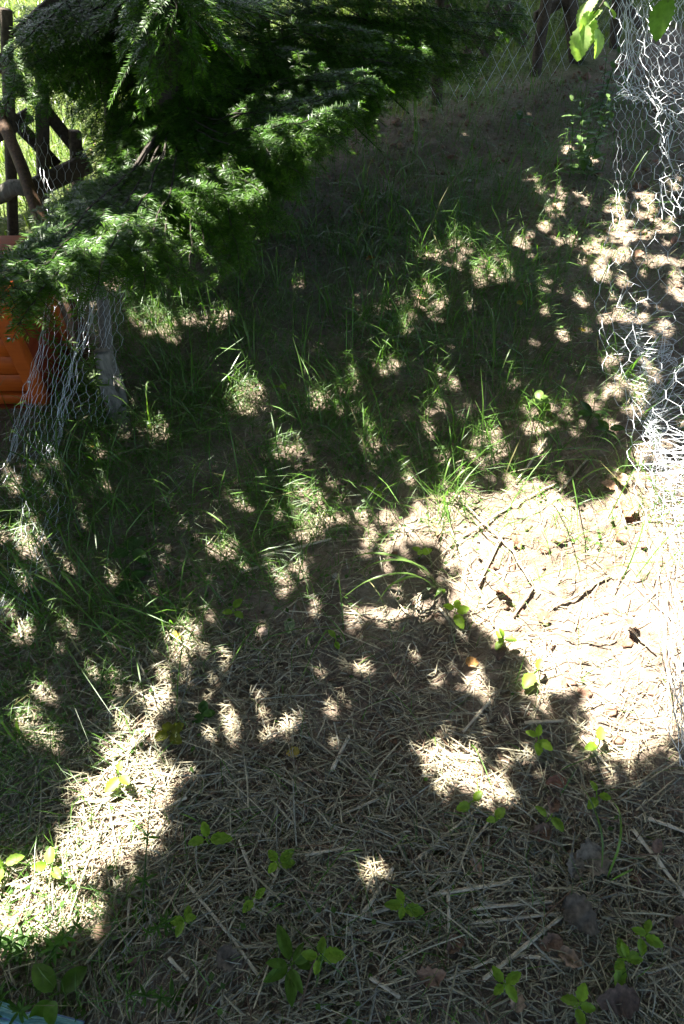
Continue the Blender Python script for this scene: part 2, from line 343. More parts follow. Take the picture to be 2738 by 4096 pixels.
def ray_in(p, q):
    ins = False
    for e in range(len(q)):
        A, B = q[e], q[(e + 1) % len(q)]
        if (A[1] > p[1]) != (B[1] > p[1]) and p[0] < (B[0] - A[0]) * (p[1] - A[1]) / (B[1] - A[1]) + A[0]: ins = not ins
    return ins
extra = []
while len(extra) < 70:
    p = (rv.uniform(0, 810), rv.uniform(220, 740))
    if ray_in(p, band): extra.append((p[0], p[1], float(np.interp(p[0], [0, 120, 250, 400, 560, 800], [1.66, 1.76, 1.95, 2.12, 2.28, 2.4])), rv.uniform(10, 24)))
lit_air = extra + lit_air
def seg_dist(P, A, B):
    d = B - A; t = np.clip(((P - A) @ d) / (d @ d), 0, 1); return np.linalg.norm(P - (A + t[:, None] * d), axis=1)
polys_uv = [suv(gpix(np.array([p[0] for p in q]), np.array([p[1] for p in q]))) for q in lit_poly]
dots = []; rd = np.random.default_rng(71); split = []
for (x, y, r) in lit_dots:                       # every dapple is a cluster of smaller openings
    if r < 13: split.append((x, y, r)); continue
    for k in range(3 + int(r / 5)):
        a_, q_ = rd.uniform(0, 6.283), rd.random() ** .6
        split.append((x + math.cos(a_) * q_ * r * 1.15, y + math.sin(a_) * q_ * r * 1.15, max(5.0, r * rd.uniform(.15, .36))))
for q in lit_poly:                               # and the edges of the big openings are frayed
    for k in range(len(q)):
        for _ in range(2):
            t_ = rd.random(); x, y = q[k][0] * t_ + q[(k + 1) % len(q)][0] * (1 - t_), q[k][1] * t_ + q[(k + 1) % len(q)][1] * (1 - t_)
            split.append((x + rd.normal(0, 12), y + rd.normal(0, 12), rd.uniform(5, 11)))
for _ in range(260):                             # random small openings added for more flecks of sun
    x, y = rd.uniform(0, 1500), rd.uniform(430, 1720)
    if y > 1350 and 450 < x < 1250 and rd.random() < .75: continue
    if x < 480 and y > 1150 and rd.random() < .6: continue
    split.append((x, y, rd.uniform(4.0, 7.5)))
lit_dots = split
for (x, y, r) in lit_dots:
    c, a, b = suv(gpix(x, y)), suv(gpix(x + r, y)), suv(gpix(x, y + r)); dots.append((c, a - c, b - c))
n_ground = len(dots)
for (x, y, d, r) in lit_air:
    c, a, b = suv(pix(x, y, d)), suv(pix(x + r, y, d)), suv(pix(x, y + r, d)); dots.append((c, a - c, b - c))
dots_air = {(q[0], q[1]): dots[n_ground + k] for k, q in enumerate(lit_air)}
low_dots = [dots[k] for k in range(n_ground) if lit_dots[k][0] < 830 and lit_dots[k][1] < 1020 and lit_dots[k][2] > 7]
_gap = {}
G0, GS_, GN = np.array([-6.0, -6.0]), 0.004, 3200
def poly_mask(p, q):
    ins = np.zeros(len(p), bool); dm = np.full(len(p), 9.0)
    for e in range(len(q)):
        A, B = q[e], q[(e + 1) % len(q)]; cr = (A[1] > p[:, 1]) != (B[1] > p[:, 1])
        ins ^= cr & (p[:, 0] < (B[0] - A[0]) * (p[:, 1] - A[1]) / (B[1] - A[1] + 1e-12) + A[0]); dm = np.minimum(dm, seg_dist(p, A, B))
    return ins, dm
def gap_map(margin, use):
    """the openings, drawn once for each margin on a 4 mm grid square to the sun"""
    key = (margin, use)
    if key in _gap: return _gap[key]
    m_ = np.zeros((GN, GN), bool)
    def window(lo, hi):
        a_ = np.clip(((lo - G0) / GS_).astype(int), 0, GN - 1); b_ = np.clip(((hi - G0) / GS_).astype(int) + 2, 1, GN)
        uu, vv = np.meshgrid(G0[0] + (np.arange(a_[0], b_[0]) + .5) * GS_, G0[1] + (np.arange(a_[1], b_[1]) + .5) * GS_, indexing='ij')
        return slice(a_[0], b_[0]), slice(a_[1], b_[1]), np.stack([uu.ravel(), vv.ravel()], -1), uu.shape
    for c, a, b in (low_dots if use == 'low' else dots):
        la, lb = np.linalg.norm(a), np.linalg.norm(b); Mx = np.stack([a * (la + margin) / la, b * (lb + margin) / lb], 1)
        e = np.abs(Mx).sum(1); si, sj, p, sh = window(c - e, c + e)
        w = (p - c) @ np.linalg.inv(Mx).T; m_[si, sj] |= ((w ** 2).sum(1) < 1).reshape(sh)
    for q in (polys_uv if use == 'all' else []):
        si, sj, p, sh = window(q.min(0) - .1, q.max(0) + .1); ins, dm = poly_mask(p, q)
        m_[si, sj] |= (ins & (dm > 0.012) if margin < 0.02 else ins | (dm < margin - 0.03)).reshape(sh)
    _gap[key] = m_; return m_
def in_gap(P, margin, use='all'):
    """True where something at P would stand in one of the sun gaps"""
    i_ = ((suv(P) - G0) / GS_).astype(int); ok_ = ((i_ >= 0) & (i_ < GN)).all(1); i_ = np.clip(i_, 0, GN - 1)
    return gap_map(margin, use)[i_[:, 0], i_[:, 1]] & ok_
def in_dot(P, margin, dot):
    c, a, b = dot; la, lb = np.linalg.norm(a), np.linalg.norm(b); Mx = np.stack([a * (la + margin) / la, b * (lb + margin) / lb], 1)
    return (((suv(P) - c) @ np.linalg.inv(Mx).T) ** 2).sum(1) < 1
def pts_in_poly(p, q):
    q = np.asarray(q, float); ins = np.zeros(len(p), bool)
    for e in range(len(q)):
        A, B = q[e], q[(e + 1) % len(q)]
        cr = (A[1] > p[:, 1]) != (B[1] > p[:, 1])
        ins ^= cr & (p[:, 0] < (B[0] - A[0]) * (p[:, 1] - A[1]) / (B[1] - A[1] + 1e-12) + A[0])
    return ins

# ------------------------------------------------------------------ unseen broadleaf tree, crown shaped to cast the run's shade
SHADE = [(-3.0, -1.0), (1.6, -1.0), (2.6, 0.2), (2.9, 3.0), (3.0, 6.6), (0.6, 6.2), (-0.1, 4.4), (-1.0, 3.3), (-3.0, 2.5)]
WIDE = [(-5.0, -4.5), (5.5, -4.5), (5.8, 3.0), (4.5, 6.6), (3.0, 6.6), (0.6, 6.2), (-0.1, 4.4), (-1.0, 3.3), (-3.0, 2.5), (-5.0, 1.5)]
def leaf_cards(P, L, W, rngl, base, flat=0.5):
    """many folded six-point leaves"""
    n = len(P); yaw = rngl.uniform(0, 6.283, n); nv = nrm(np.stack([rngl.normal(0, flat, n), rngl.normal(0, flat, n), np.ones(n)], -1) + 0.5 * SUN)
    a = nrm(np.cross(nv, np.stack([np.cos(yaw), np.sin(yaw), np.zeros(n)], -1))); b = np.cross(nv, a)
    L = L * rngl.uniform(0.75, 1.2, n); W = W * rngl.uniform(0.75, 1.2, n)
    t = [(0, 0), (0.5, 0.55), (1.0, 0.0), (0.5, -0.55)]
    V = np.stack([P + a * ((u - 0.5) * L)[:, None] + b * (v * W)[:, None] + nv * (0.18 * abs(v) * W - 0.1 * L * u * u)[:, None] for u, v in t], 1)
    f = np.array([[0, 1, 2, 3]])
    Fc = (f[None] + (np.arange(n) * 4)[:, None, None]).reshape(-1, 4)
    c = np.asarray(base)[None] * rngl.uniform(0.7, 1.25, (n, 1)); c = np.repeat(c, 4, 0)
    return V.reshape(-1, 3), Fc, c
rt = np.random.default_rng(5)
def crown_points(N, seed):
    r_ = np.random.default_rng(seed); g2 = np.stack([r_.uniform(-3.2, 3.2, N), r_.uniform(-1.4, 6.8, N)], -1)
    g2n = g2 + 0.35 * np.stack([vnoise(g2[:, 0] * 2, g2[:, 1] * 2, 21), vnoise(g2[:, 0] * 2 + 9, g2[:, 1] * 2, 22)], -1)
    g2 = g2[pts_in_poly(g2n, SHADE)]; h_ = 2.0 + 0.6 * r_.random(len(g2)) + 0.35 * vnoise(g2[:, 0], g2[:, 1], 23)
    return np.concatenate([g2, np.zeros((len(g2), 1))], 1) + SUN[None] / SUN[2] * h_[:, None]
P = crown_points(95000, 5); P = P[~in_gap(P, 0.052)]
Ps = crown_points(430000, 15); Ps = Ps[in_gap(Ps, 0.062)]; Ps = Ps[~in_gap(Ps, 0.007)]
r2_ = np.random.default_rng(6); n2_ = 60000
g3 = np.stack([r2_.uniform(-5.5, 6.0, n2_), r2_.uniform(-5.0, 6.8, n2_)], -1)
g3 = g3[pts_in_poly(g3, WIDE) & ~pts_in_poly(g3, SHADE)]
Pw = np.concatenate([g3, np.zeros((len(g3), 1))], 1) + SUN[None] / SUN[2] * (2.6 + 1.6 * r2_.random(len(g3)))[:, None]; Pw = Pw[~in_gap(Pw, 0.08)]  # outer crown, added out of view to darken the shade
tb = np.array([-3.6, 3.4, 0.0]); tb[2] = gz(tb[0], tb[1]) - 0.03
tree = thing('broadleaf_tree', 'unseen broadleaf tree, crown shaped to throw the dappled shade over the run', 'tree', tb)
V, F, C = leaf_cards(Ps, 0.042, 0.031, rt, (0.062, 0.125, 0.022)); part('crown', V, F, M['crown'], tree, C, kind='stuff')
V, F, C = leaf_cards(P, 0.115, 0.082, rt, (0.062, 0.125, 0.022)); part('crown', V, F, M['crown'], tree, C, kind='stuff')
V, F, C = leaf_cards(Pw, 0.21, 0.15, rt, (0.062, 0.125, 0.022)); part('crown', V, F, M['crown'], tree, C, kind='stuff')
bag = Bag(); top = tb + np.array([0.35, 0.1, 2.6])
trunk = spline([tb, tb + np.array([0.1, 0, 1.2]), top, top + np.array([0.5, 0.2, 1.0])], 14); V, F = tube(trunk, np.linspace(0.19, 0.11, 14), 10); bag.add(V, F)
for a in range(9):
    for _try in range(40):                                  # limbs run where the crown is closed
        e = P[rt.integers(len(P))].copy(); st = trunk[rt.integers(8, 13)]
        cv = spline([st, st * 0.5 + e * 0.5 + np.array([0, 0, 0.35]), e], 16)
        if not in_gap(spline(cv, 60), 0.03).any(): break
    else: continue
    V, F = tube(cv, np.linspace(0.06, 0.01, 16), 6); bag.add(V, F)
V, F, _ = bag.get(); part('trunk', V, F, M['bark'], tree)

# ------------------------------------------------------------------ fir
fb = np.array([-0.66, 2.80, 0.0]); fb[2] = gz(fb[0], fb[1]) - 0.02
fir = thing('fir_tree', 'dark green fir with drooping needled boughs reaching over the run', 'tree', fb)
fv = spline([fb, fb + [0.02, 0.03, 0.9], fb + [0.0, 0.05, 1.8], fb + [0.03, 0.06, 2.9]], 20)
V, F = tube(fv, np.linspace(0.075, 0.008, 20), 10); part('trunk', V, F, M['bark'], fir)
def trunk_at(z): return np.array([np.interp(z, fv[:, 2], fv[:, 0]), np.interp(z, fv[:, 2], fv[:, 1]), z])
def bough(path, r, span, step=0.028, sub=True, nlen=0.032, npm=640, tone=1.0, gap=False, bare=0.03, hang=0.25, droop=0.0):
    """one bough: its wood, and flat combed sprays of needles along every shoot"""
    n = 40; cv = spline(path, n); cv = cv + np.stack([0.02 * vnoise(np.arange(n) * 0.35, np.full(n, k), int(r.integers(999))) for k in (1.5, 2.5, 3.5)], -1)
    seg = np.linalg.norm(np.diff(cv, axis=0), axis=1); s = np.concatenate([[0], np.cumsum(seg)]); Ltot = s[-1]
    def at(q): return np.stack([np.interp(q, s, cv[:, k]) for k in range(3)], -1)
    def tan(q): return nrm(at(np.minimum(q + 0.02, Ltot)) - at(np.maximum(q - 0.02, 0)))
    P0, D, L = [], [], []
    q = np.arange(bare * Ltot, Ltot, step); side = np.where(np.arange(len(q)) % 2 == 0, 1.0, -1.0)
    q = q + r.uniform(-.3, .3, len(q)) * step; q = np.clip(q, 0, Ltot)
    p, d = at(q), tan(q); up = np.tile([0, 0, 1.0], (len(q), 1)); lat = nrm(np.cross(d, up))
    f = q / Ltot; ll = span * np.where(f < 0.5, 0.75 + 0.5 * f, 1.0) * np.clip((1.02 - f) * 2.2, 0.32, 1) * r.uniform(0.65, 1.2, len(q))
    dd = nrm(lat * side[:, None] * 0.85 + d * r.uniform(0.45, 0.85, (len(q), 1)) + up * r.normal(-hang, 0.14, (len(q), 1)))
    P0.append(p); D.append(dd); L.append(ll)
    P0.append(at(np.arange(0.04 * Ltot, Ltot, 0.05))); D.append(tan(np.arange(0.04 * Ltot, Ltot, 0.05))); L.append(np.full(len(P0[-1]), 0.065))
    if sub:
        for (pp, dv, lv) in list(zip(p, dd, ll)):
            k = int(lv / 0.034)
            if k < 2: continue
            t = np.linspace(0.22, 0.9, k); sd = np.where(np.arange(k) % 2 == 0, 1.0, -1.0)
            la = nrm(np.cross(dv, [0, 0, 1.0])) + r.normal(0, .1, 3)
            P0.append(pp + dv * (t * lv)[:, None]); D.append(nrm(la * (sd * 0.8)[:, None] + dv * 0.7 + np.array([0, 0, -0.18 - droop]) * r.uniform(0, 1.6, (k, 1))))
            L.append(lv * 0.42 * (1.1 - t) * r.uniform(0.6, 1.3, k) + 0.018)
    P0 = np.concatenate(P0); D = np.concatenate(D); L = np.concatenate(L)
    if not gap:
        keep = ~(in_gap(P0, 0.004, 'low') | in_gap(P0 + D * L[:, None], 0.004, 'low') | in_gap(P0 + D * L[:, None] * .5, 0.004, 'low')); P0, D, L = P0[keep], D[keep], L[keep]
    if not gap:
        mid_ = P0 + D * L[:, None] * .5; blk = np.zeros(len(P0), bool)
        for (lx, ly, ld, lr) in lit_air[:116]:
            c_ = pix(lx, ly, ld); blk |= (((mid_ - c_) @ SUN) > 0.09) & in_dot(mid_, 0.012, dots_air[(lx, ly)])
        P0, D, L = P0[~blk], D[~blk], L[~blk]
    if gap:
        if len(P0) == 0: return 0
        keep = ~(in_gap(P0, 0.04) | in_gap(P0 + D * L[:, None], 0.04) | in_gap(P0 + D * L[:, None] * .5, 0.04)); P0, D, L = P0[keep], D[keep], L[keep]
    if len(P0) < 30: return 0
    sag = np.zeros((len(P0), 3)); sag[:, 2] = -0.16 * L
    # needles
    cnt = np.maximum((L * npm).astype(int), 4); idx = np.repeat(np.arange(len(P0)), cnt)
    t = (np.arange(len(idx)) - np.repeat(np.cumsum(cnt) - cnt, cnt)) / np.repeat(cnt, cnt); m = len(idx)
    d = D[idx]; base = P0[idx] + d * (t * L[idx])[:, None] + sag[idx] * (t ** 2)[:, None]
    la = nrm(np.cross(d, np.array([0, 0, 1.0])) + 1e-4); upv = np.cross(la, d)
    sd = np.where(np.arange(m) % 2 == 0, 1.0, -1.0); fwd = 0.35 + 0.9 * t ** 3
    nd = nrm(la * sd[:, None] + d * (fwd + r.normal(0, .12, m))[:, None] + upv * (0.22 + r.normal(0, 0.22, m))[:, None])
    ln = nlen * r.uniform(0.75, 1.1, m) * (1 - 0.45 * t ** 3)
    wv = nrm(np.cross(nd, upv + r.normal(0, .25, (m, 3)))) * 0.0011
    V = np.stack([base, base + nd * (ln * .55)[:, None] + wv * 1.25, base + nd * ln[:, None] - np.array([0, 0, 0.003]), base + nd * (ln * .45)[:, None] - wv * 1.25], 1)
    Fn = np.arange(m * 4).reshape(-1, 4)
    young = np.clip((L[idx] < 0.05) * 0.5 + t * 0.5, 0, 1) * r.uniform(0.3, 1, m)
    c = (np.array([0.040, 0.100, 0.012])[None] * (1 - young[:, None]) + np.array([0.14, 0.27, 0.016])[None] * young[:, None]) * tone * r.uniform(0.75, 1.25, (m, 1))
    # wood
    b = Bag(); V1, F1 = tube(cv, np.linspace(0.004, 0.0012, n), 5); b.add(V1, F1)
    V2, F2 = prisms(P0, P0 + D * L[:, None] + sag, np.clip(L * 0.011, 0.0009, 0.003)); b.add(V2, F2)
    Vw, Fw, _ = b.get()
    br = part('bough', Vw, Fw, M['twig'], fir)
    part('needles', V, Fn, M['needle'], br, np.repeat(c, 4, 0), world_from=fb, kind='stuff')
    return m
rf = np.random.default_rng(3); total = 0
# base height on the trunk, way points (x, y, depth), reach of the side shoots, tone
low = [
    (0.50, [(300, 390, 2.25), (180, 510, 1.95), (90, 590, 1.78), (12, 640, 1.68)], 0.17), (0.48, [(290, 420, 2.2), (190, 540, 1.92), (110, 620, 1.78), (40, 690, 1.68)], 0.15),
    (0.46, [(330, 400, 2.25), (260, 510, 2.0), (200, 590, 1.85), (170, 650, 1.78)], 0.17), (0.44, [(360, 400, 2.25), (310, 500, 2.08), (280, 590, 1.95), (250, 650, 1.88)], 0.18),
    (0.42, [(390, 390, 2.3), (380, 490, 2.15), (370, 570, 2.05), (390, 640, 1.98)], 0.19), (0.42, [(430, 380, 2.35), (450, 460, 2.25), (465, 540, 2.15), (480, 600, 2.1)], 0.18),
    (0.44, [(460, 360, 2.4), (520, 420, 2.32), (560, 470, 2.28), (600, 520, 2.25)], 0.17), (0.46, [(470, 330, 2.45), (560, 350, 2.4), (640, 365, 2.38), (715, 350, 2.36)], 0.18),
    (0.50, [(480, 310, 2.45), (580, 295, 2.4), (690, 280, 2.38), (800, 240, 2.4)], 0.18), (0.55, [(480, 270, 2.5), (600, 250, 2.48), (720, 225, 2.5), (850, 180, 2.58)], 0.20),
    (0.62, [(500, 220, 2.6), (640, 190, 2.65), (780, 160, 2.72), (930, 130, 2.85)], 0.24), (0.68, [(500, 170, 2.65), (660, 130, 2.75), (830, 100, 2.85), (1010, 110, 2.95)], 0.26),
    (0.75, [(500, 120, 2.7), (680, 80, 2.8), (880, 60, 2.95), (1130, 85, 3.08)], 0.28), (0.82, [(520, 60, 2.75), (720, 20, 2.9), (950, 15, 3.05), (1190, 35, 3.15)], 0.26),
    (0.90, [(560, 0, 2.8), (780, -50, 2.95), (1000, -40, 3.1), (1190, 10, 3.2)], 0.26),
    (0.78, [(300, 60, 2.7), (200, 90, 2.6), (110, 170, 2.52), (75, 285, 2.45)], 0.15), (0.85, [(280, 0, 2.65), (170, 20, 2.5), (70, 110, 2.4), (20, 240, 2.32)], 0.16),
    (0.70, [(320, 110, 2.75), (240, 140, 2.7), (180, 200, 2.66), (160, 270, 2.64)], 0.13), (0.9, [(330, -20, 2.8), (220, -30, 2.7), (120, 30, 2.6), (60, 60, 2.55)], 0.14),
    (0.62, [(370, 150, 2.9), (330, 200, 3.0), (290, 250, 3.05), (280, 330, 3.05)], 0.20), (0.55, [(360, 250, 2.75), (300, 290, 2.7), (250, 340, 2.65), (230, 400, 2.6)], 0.15),
    (0.70, [(400, 120, 2.95), (420, 60, 3.15), (400, 20, 3.3), (350, 0, 3.4)], 0.26), (0.60, [(440, 180, 2.9), (520, 140, 3.1), (600, 110, 3.3), (700, 80, 3.5)], 0.28),
    (0.85, [(420, 60, 2.9), (450, 0, 3.1), (520, -30, 3.4), (600, -20, 3.6)], 0.28), (0.5, [(420, 260, 2.7), (460, 230, 2.9), (520, 200, 3.1), (600, 190, 3.3)], 0.26),
    (0.40, [(400, 340, 2.5), (420, 400, 2.45), (500, 470, 2.4), (560, 560, 2.38)], 0.16), (0.38, [(350, 380, 2.45), (330, 470, 2.3), (330, 540, 2.2), (320, 620, 2.12)], 0.16),
    (0.58, [(470, 300, 2.55), (560, 320, 2.6), (660, 320, 2.65), (740, 330, 2.7)], 0.20), (0.95, [(330, 20, 2.9), (300, -20, 3.0), (200, -10, 3.1), (120, 10, 3.2)], 0.2),
    (0.66, [(520, 200, 2.6), (680, 175, 2.7), (850, 165, 2.8), (1000, 165, 2.9)], 0.24), (0.72, [(520, 140, 2.7), (720, 110, 2.8), (930, 110, 2.9), (1100, 130, 3.0)], 0.26),
    (0.80, [(540, 90, 2.75), (760, 40, 2.9), (980, 45, 3.0), (1185, 62, 3.1)], 0.26), (0.60, [(500, 240, 2.55), (620, 225, 2.6), (740, 215, 2.65), (880, 200, 2.75)], 0.22),
    
    
    (1.0, [(360, -20, 2.7), (290, 30, 2.65), (250, 90, 2.62), (230, 160, 2.6)], 0.16), (0.70, [(350, 200, 2.65), (310, 270, 2.6), (270, 330, 2.56), (250, 380, 2.54)], 0.16),
    (0.45, [(430, 340, 2.45), (480, 390, 2.38), (540, 420, 2.34), (620, 430, 2.34)], 0.18), (0.44, [(440, 330, 2.5), (540, 370, 2.44), (620, 400, 2.42), (690, 400, 2.42)], 0.18), (0.42, [(410, 380, 2.4), (430, 470, 2.3), (520, 540, 2.24), (560, 600, 2.22)], 0.16),
    (0.95, [(400, 0, 2.15), (388, 90, 2.2), (372, 180, 2.3)], 0.19), (0.92, [(372, -10, 2.15), (350, 70, 2.24), (335, 150, 2.32), (330, 220, 2.36)], 0.19), (0.9, [(420, 0, 2.2), (435, 80, 2.26), (440, 160, 2.34)], 0.19), (0.5, [(260, 440, 2.2), (140, 530, 1.95), (40, 580, 1.8), (-40, 590, 1.72)], 0.18), (0.5, [(250, 450, 2.18), (120, 560, 1.86), (20, 620, 1.72), (-50, 650, 1.64)], 0.18), (0.48, [(270, 460, 2.15), (170, 570, 1.9), (100, 640, 1.78), (70, 700, 1.72)], 0.17),
    (0.45, [(330, 400, 2.3), (230, 500, 2.05), (130, 560, 1.9), (60, 590, 1.82)], 0.17), (0.5, [(280, 430, 2.2), (150, 560, 1.85), (60, 640, 1.7), (-30, 690, 1.6)], 0.16), (0.5, [(270, 450, 2.15), (160, 580, 1.85), (90, 670, 1.7), (45, 740, 1.62)], 0.15),
    (0.47, [(350, 410, 2.2), (290, 510, 2.0), (240, 600, 1.86), (215, 680, 1.78)], 0.17), (0.45, [(400, 400, 2.25), (360, 500, 2.08), (340, 590, 1.98), (330, 660, 1.92)], 0.18), (0.45, [(430, 390, 2.3), (440, 490, 2.18), (440, 570, 2.1), (430, 640, 2.05)], 0.18),
    (0.47, [(460, 360, 2.36), (510, 440, 2.26), (530, 520, 2.2), (545, 590, 2.16)], 0.18), (0.48, [(470, 340, 2.4), (550, 400, 2.32), (600, 450, 2.28), (640, 510, 2.26)], 0.18), (0.5, [(480, 320, 2.42), (580, 340, 2.36), (660, 380, 2.33), (710, 420, 2.33)], 0.18), (0.52, [(490, 300, 2.45), (600, 300, 2.4), (700, 310, 2.36), (770, 310, 2.36)], 0.17),
    (0.55, [(480, 280, 2.5), (560, 260, 2.48), (660, 250, 2.46), (780, 215, 2.5)], 0.18), (0.60, [(520, 230, 2.6), (680, 215, 2.66), (840, 200, 2.74), (960, 190, 2.8)], 0.22), (0.70, [(540, 170, 2.7), (740, 140, 2.8), (920, 140, 2.88), (1060, 150, 2.95)], 0.24),
    (0.85, [(260, 20, 2.6), (160, 40, 2.52), (110, 110, 2.48), (130, 200, 2.46)], 0.22), (0.8, [(300, 100, 2.9), (260, 120, 2.95), (210, 180, 3.0), (190, 260, 3.0)], 0.24), (0.95, [(300, -30, 2.7), (220, 0, 2.66), (180, 60, 2.64), (200, 140, 2.64)], 0.22), (0.7, [(360, 180, 2.8), (320, 240, 2.85), (300, 300, 2.85), (290, 370, 2.8)], 0.22),
    (0.8, [(300, 40, 2.6), (200, 60, 2.5), (100, 130, 2.4), (40, 210, 2.34)], 0.2), (0.75, [(310, 80, 2.65), (220, 110, 2.58), (140, 180, 2.5), (110, 240, 2.46)], 0.2), (0.9, [(280, -20, 2.6), (180, -10, 2.5), (90, 60, 2.4), (10, 140, 2.32)], 0.2), (0.66, [(340, 140, 2.7), (280, 190, 2.68), (230, 240, 2.64), (210, 310, 2.6)], 0.18),
    (0.5, [(260, 450, 2.15), (140, 550, 1.88), (40, 610, 1.72), (-40, 640, 1.62)], 0.17),
]
for (z, way, span) in low:
    pts = np.concatenate([[trunk_at(z)], np.array([pix(*w) for w in way])])
    total += bough(pts, rf, span * 1.25)
for k in range(26):                        # upper whorls, above the picture
    z = 1.55 + 1.25 * (k / 26); az = k * 2.4 + 0.4; reach = 1.1 * (3.1 - z) / 1.55
    b0 = trunk_at(z); dirv = np.array([math.cos(az), math.sin(az), 0.0])
    tip = b0 + dirv * reach + np.array([0, 0, -0.10 * reach]); md = b0 + dirv * reach * .5 + np.array([0, 0, 0.06])
    total += bough([b0, md, tip], rf, 0.30 * reach, step=0.05, npm=160, gap=True, nlen=0.03)
print("needles", total)

# ------------------------------------------------------------------ lattice fence behind the run
ff = np.array([FA[0], FA[1], 0.0])
fence = thing('lattice_fence', 'dark old wooden lattice fence standing behind the fir', 'fence', ff)
UPN = np.array([FN[0], FN[1], 0])
slats = [  # name, two ends on the photo notes, width, thickness, set back
    ('post', (97, 150), (99, 385), 0.045, 0.04, 0.0), ('post', (14, 20), (24, 330), 0.038, 0.035, 0.0), ('post', (172, 300), (184, 520), 0.045, 0.04, 0.0),
    ('slat', (60, 196), (182, 350), 0.05, 0.022, 0.045), ('slat', (20, 262), (130, 378), 0.05, 0.022, 0.045), ('slat', (60, 440), (205, 372), 0.075, 0.03, -0.05),
    ('slat', (-20, 120), (70, 225), 0.05, 0.022, 0.045), ('slat', (40, 90), (150, -10), 0.06, 0.022, 0.05), ('slat', (150, 470), (240, 560), 0.05, 0.022, 0.045),
    ('slat', (-40, 330), (70, 262), 0.05, 0.022, 0.075), ('post', (250, 120), (262, 420), 0.05, 0.045, 0.0), ('slat', (150, 210), (300, 60), 0.05, 0.022, 0.075),
    ('post', (1262, -60), (1238, 94), 0.055, 0.05, 0.0), ('post', (1300, -60), (1318, 112), 0.075, 0.06, 0.0), ('slat', (1120, 10), (1204, 96), 0.06, 0.022, 0.05),
    ('slat', (1150, 52), (1108, 128), 0.06, 0.022, 0.08), ('slat', (1360, -40), (1226, 40), 0.055, 0.022, 0.05), ('slat', (1196, -30), (1140, 60), 0.05, 0.022, 0.08),
    ('slat', (1080, 100), (1060, 150), 0.055, 0.022, 0.08), ('post', (1010, -20), (1004, 150), 0.05, 0.045, 0.0), ('slat', (1020, 0), (1110, 110), 0.05, 0.022, 0.05),
    ('post', (840, 0), (850, 215), 0.05, 0.045, 0.0), ('slat', (700, 120), (830, 250), 0.05, 0.022, 0.05), ('post', (600, 0), (620, 290), 0.05, 0.045, 0.0), ('post', (420, 50), (440, 360), 0.05, 0.045, 0.0),
    ('slat', (1400, -30), (1470, 60), 0.05, 0.022, 0.05), ('post', (1420, -60), (1412, 60), 0.06, 0.05, 0.0),
]
for (nm, a, b, w, t, off) in slats:
    p, q = fpix(*a, off), fpix(*b, off)
    if nm == 'post':
        d_ = nrm(q - p); q = q + d_ * max(0, (q[2] - gz(q[0], q[1]) + 0.05) / -d_[2])
    V, F = beam(p, q, w, t, UPN); part(nm, V, F, M['slat'], fence)
for hgt_, off in ():      # rails
    p = np.array([FA[0], FA[1], hgt_]) + UPN * off; q = np.array([FB[0], FB[1], hgt_]) + UPN * off
    if hgt_ > 0.5:
        V, F = beam(p, q, 0.05, 0.03, UPN); part('rail', V, F, M['slat'], fence)

# ------------------------------------------------------------------ wire netting
def hexnet(fn, nu, nv, rw, r1=0.0006, r2=0.0011, jit=0.12, drop=0.0):
    """hexagonal netting over fn(u, v): twisted uprights and single slanted wires"""
    j, i = np.meshgrid(np.arange(nv), np.arange(nu), indexing='ij')
    ju = rw.normal(0, jit, (2, nv, nu)); jv = rw.normal(0, jit, (2, nv, nu))
    u0 = (i + 0.5 * (j % 2) + ju[0] * .5) / nu; v0 = (j + jv[0] * .5) / nv
    u1 = (i + 0.5 * (j % 2) + ju[1] * .5) / nu; v1 = (j + 0.46 + jv[1] * .5) / nv
    A = fn(u0.ravel(), v0.ravel()).reshape(nv, nu, 3); B = fn(u1.ravel(), v1.ravel()).reshape(nv, nu, 3)
    P, Q, rr = [A.reshape(-1, 3)], [B.reshape(-1, 3)], [np.full(nu * nv, r2)]
    for r_ in range(nv - 1):
        o = r_ % 2
        for s_ in (0, 1):                      # row r_ top to row r_+1 bottoms
            k = np.arange(nu); kk = k + (s_ - 1 + o); ok = (kk >= 0) & (kk < nu)
            P.append(B[r_, k[ok]]); Q.append(A[r_ + 1, kk[ok]]); rr.append(np.full(ok.sum(), r1))
    P, Q, rr = np.concatenate(P), np.concatenate(Q), np.concatenate(rr)
    keep = rw.random(len(P)) >= drop
    return prisms(P[keep], Q[keep], rr[keep], 4)
def grid_fn(rows, amp=0.0, fr=3.0, seed=0, foldu=0.0, foldn=6, fdir=(0, 0, 1.0)):
    """surface through a grid of (x, y, depth) notes; rows run along v, points along u"""
    G = np.array([[pix(*p) for p in r] for r in rows]); nr, nc = G.shape[:2]; fdir = np.array(fdir)
    def fn(u, v):
        a = np.clip(v, 0, 1) * (nr - 1); b = np.clip(u, -0.02, 1.02) * (nc - 1)
        i = np.clip(a.astype(int), 0, nr - 2); j = np.clip(b.astype(int), 0, nc - 2); fa = (a - i)[:, None]; fb_ = (b - j)[:, None]
        fs = fa
        P = (G[i, j] * (1 - fb_) + G[i, j + 1] * fb_) * (1 - fs) + (G[i + 1, j] * (1 - fb_) + G[i + 1, j + 1] * fb_) * fs
        nz = np.stack([vnoise(u * fr + k * 7, v * fr * 1.7 + k * 3, seed + k) for k in range(3)], -1)
        P = P + amp * nz * 2 + foldu * np.sin(u * foldn * 6.283 + 3 * vnoise(v * 4, u * 2, seed + 9))[:, None] * fdir
        P[:, 2] = np.maximum(P[:, 2], gz(P[:, 0], P[:, 1]) + 0.008)
        return P
    return fn
rw = np.random.default_rng(8)
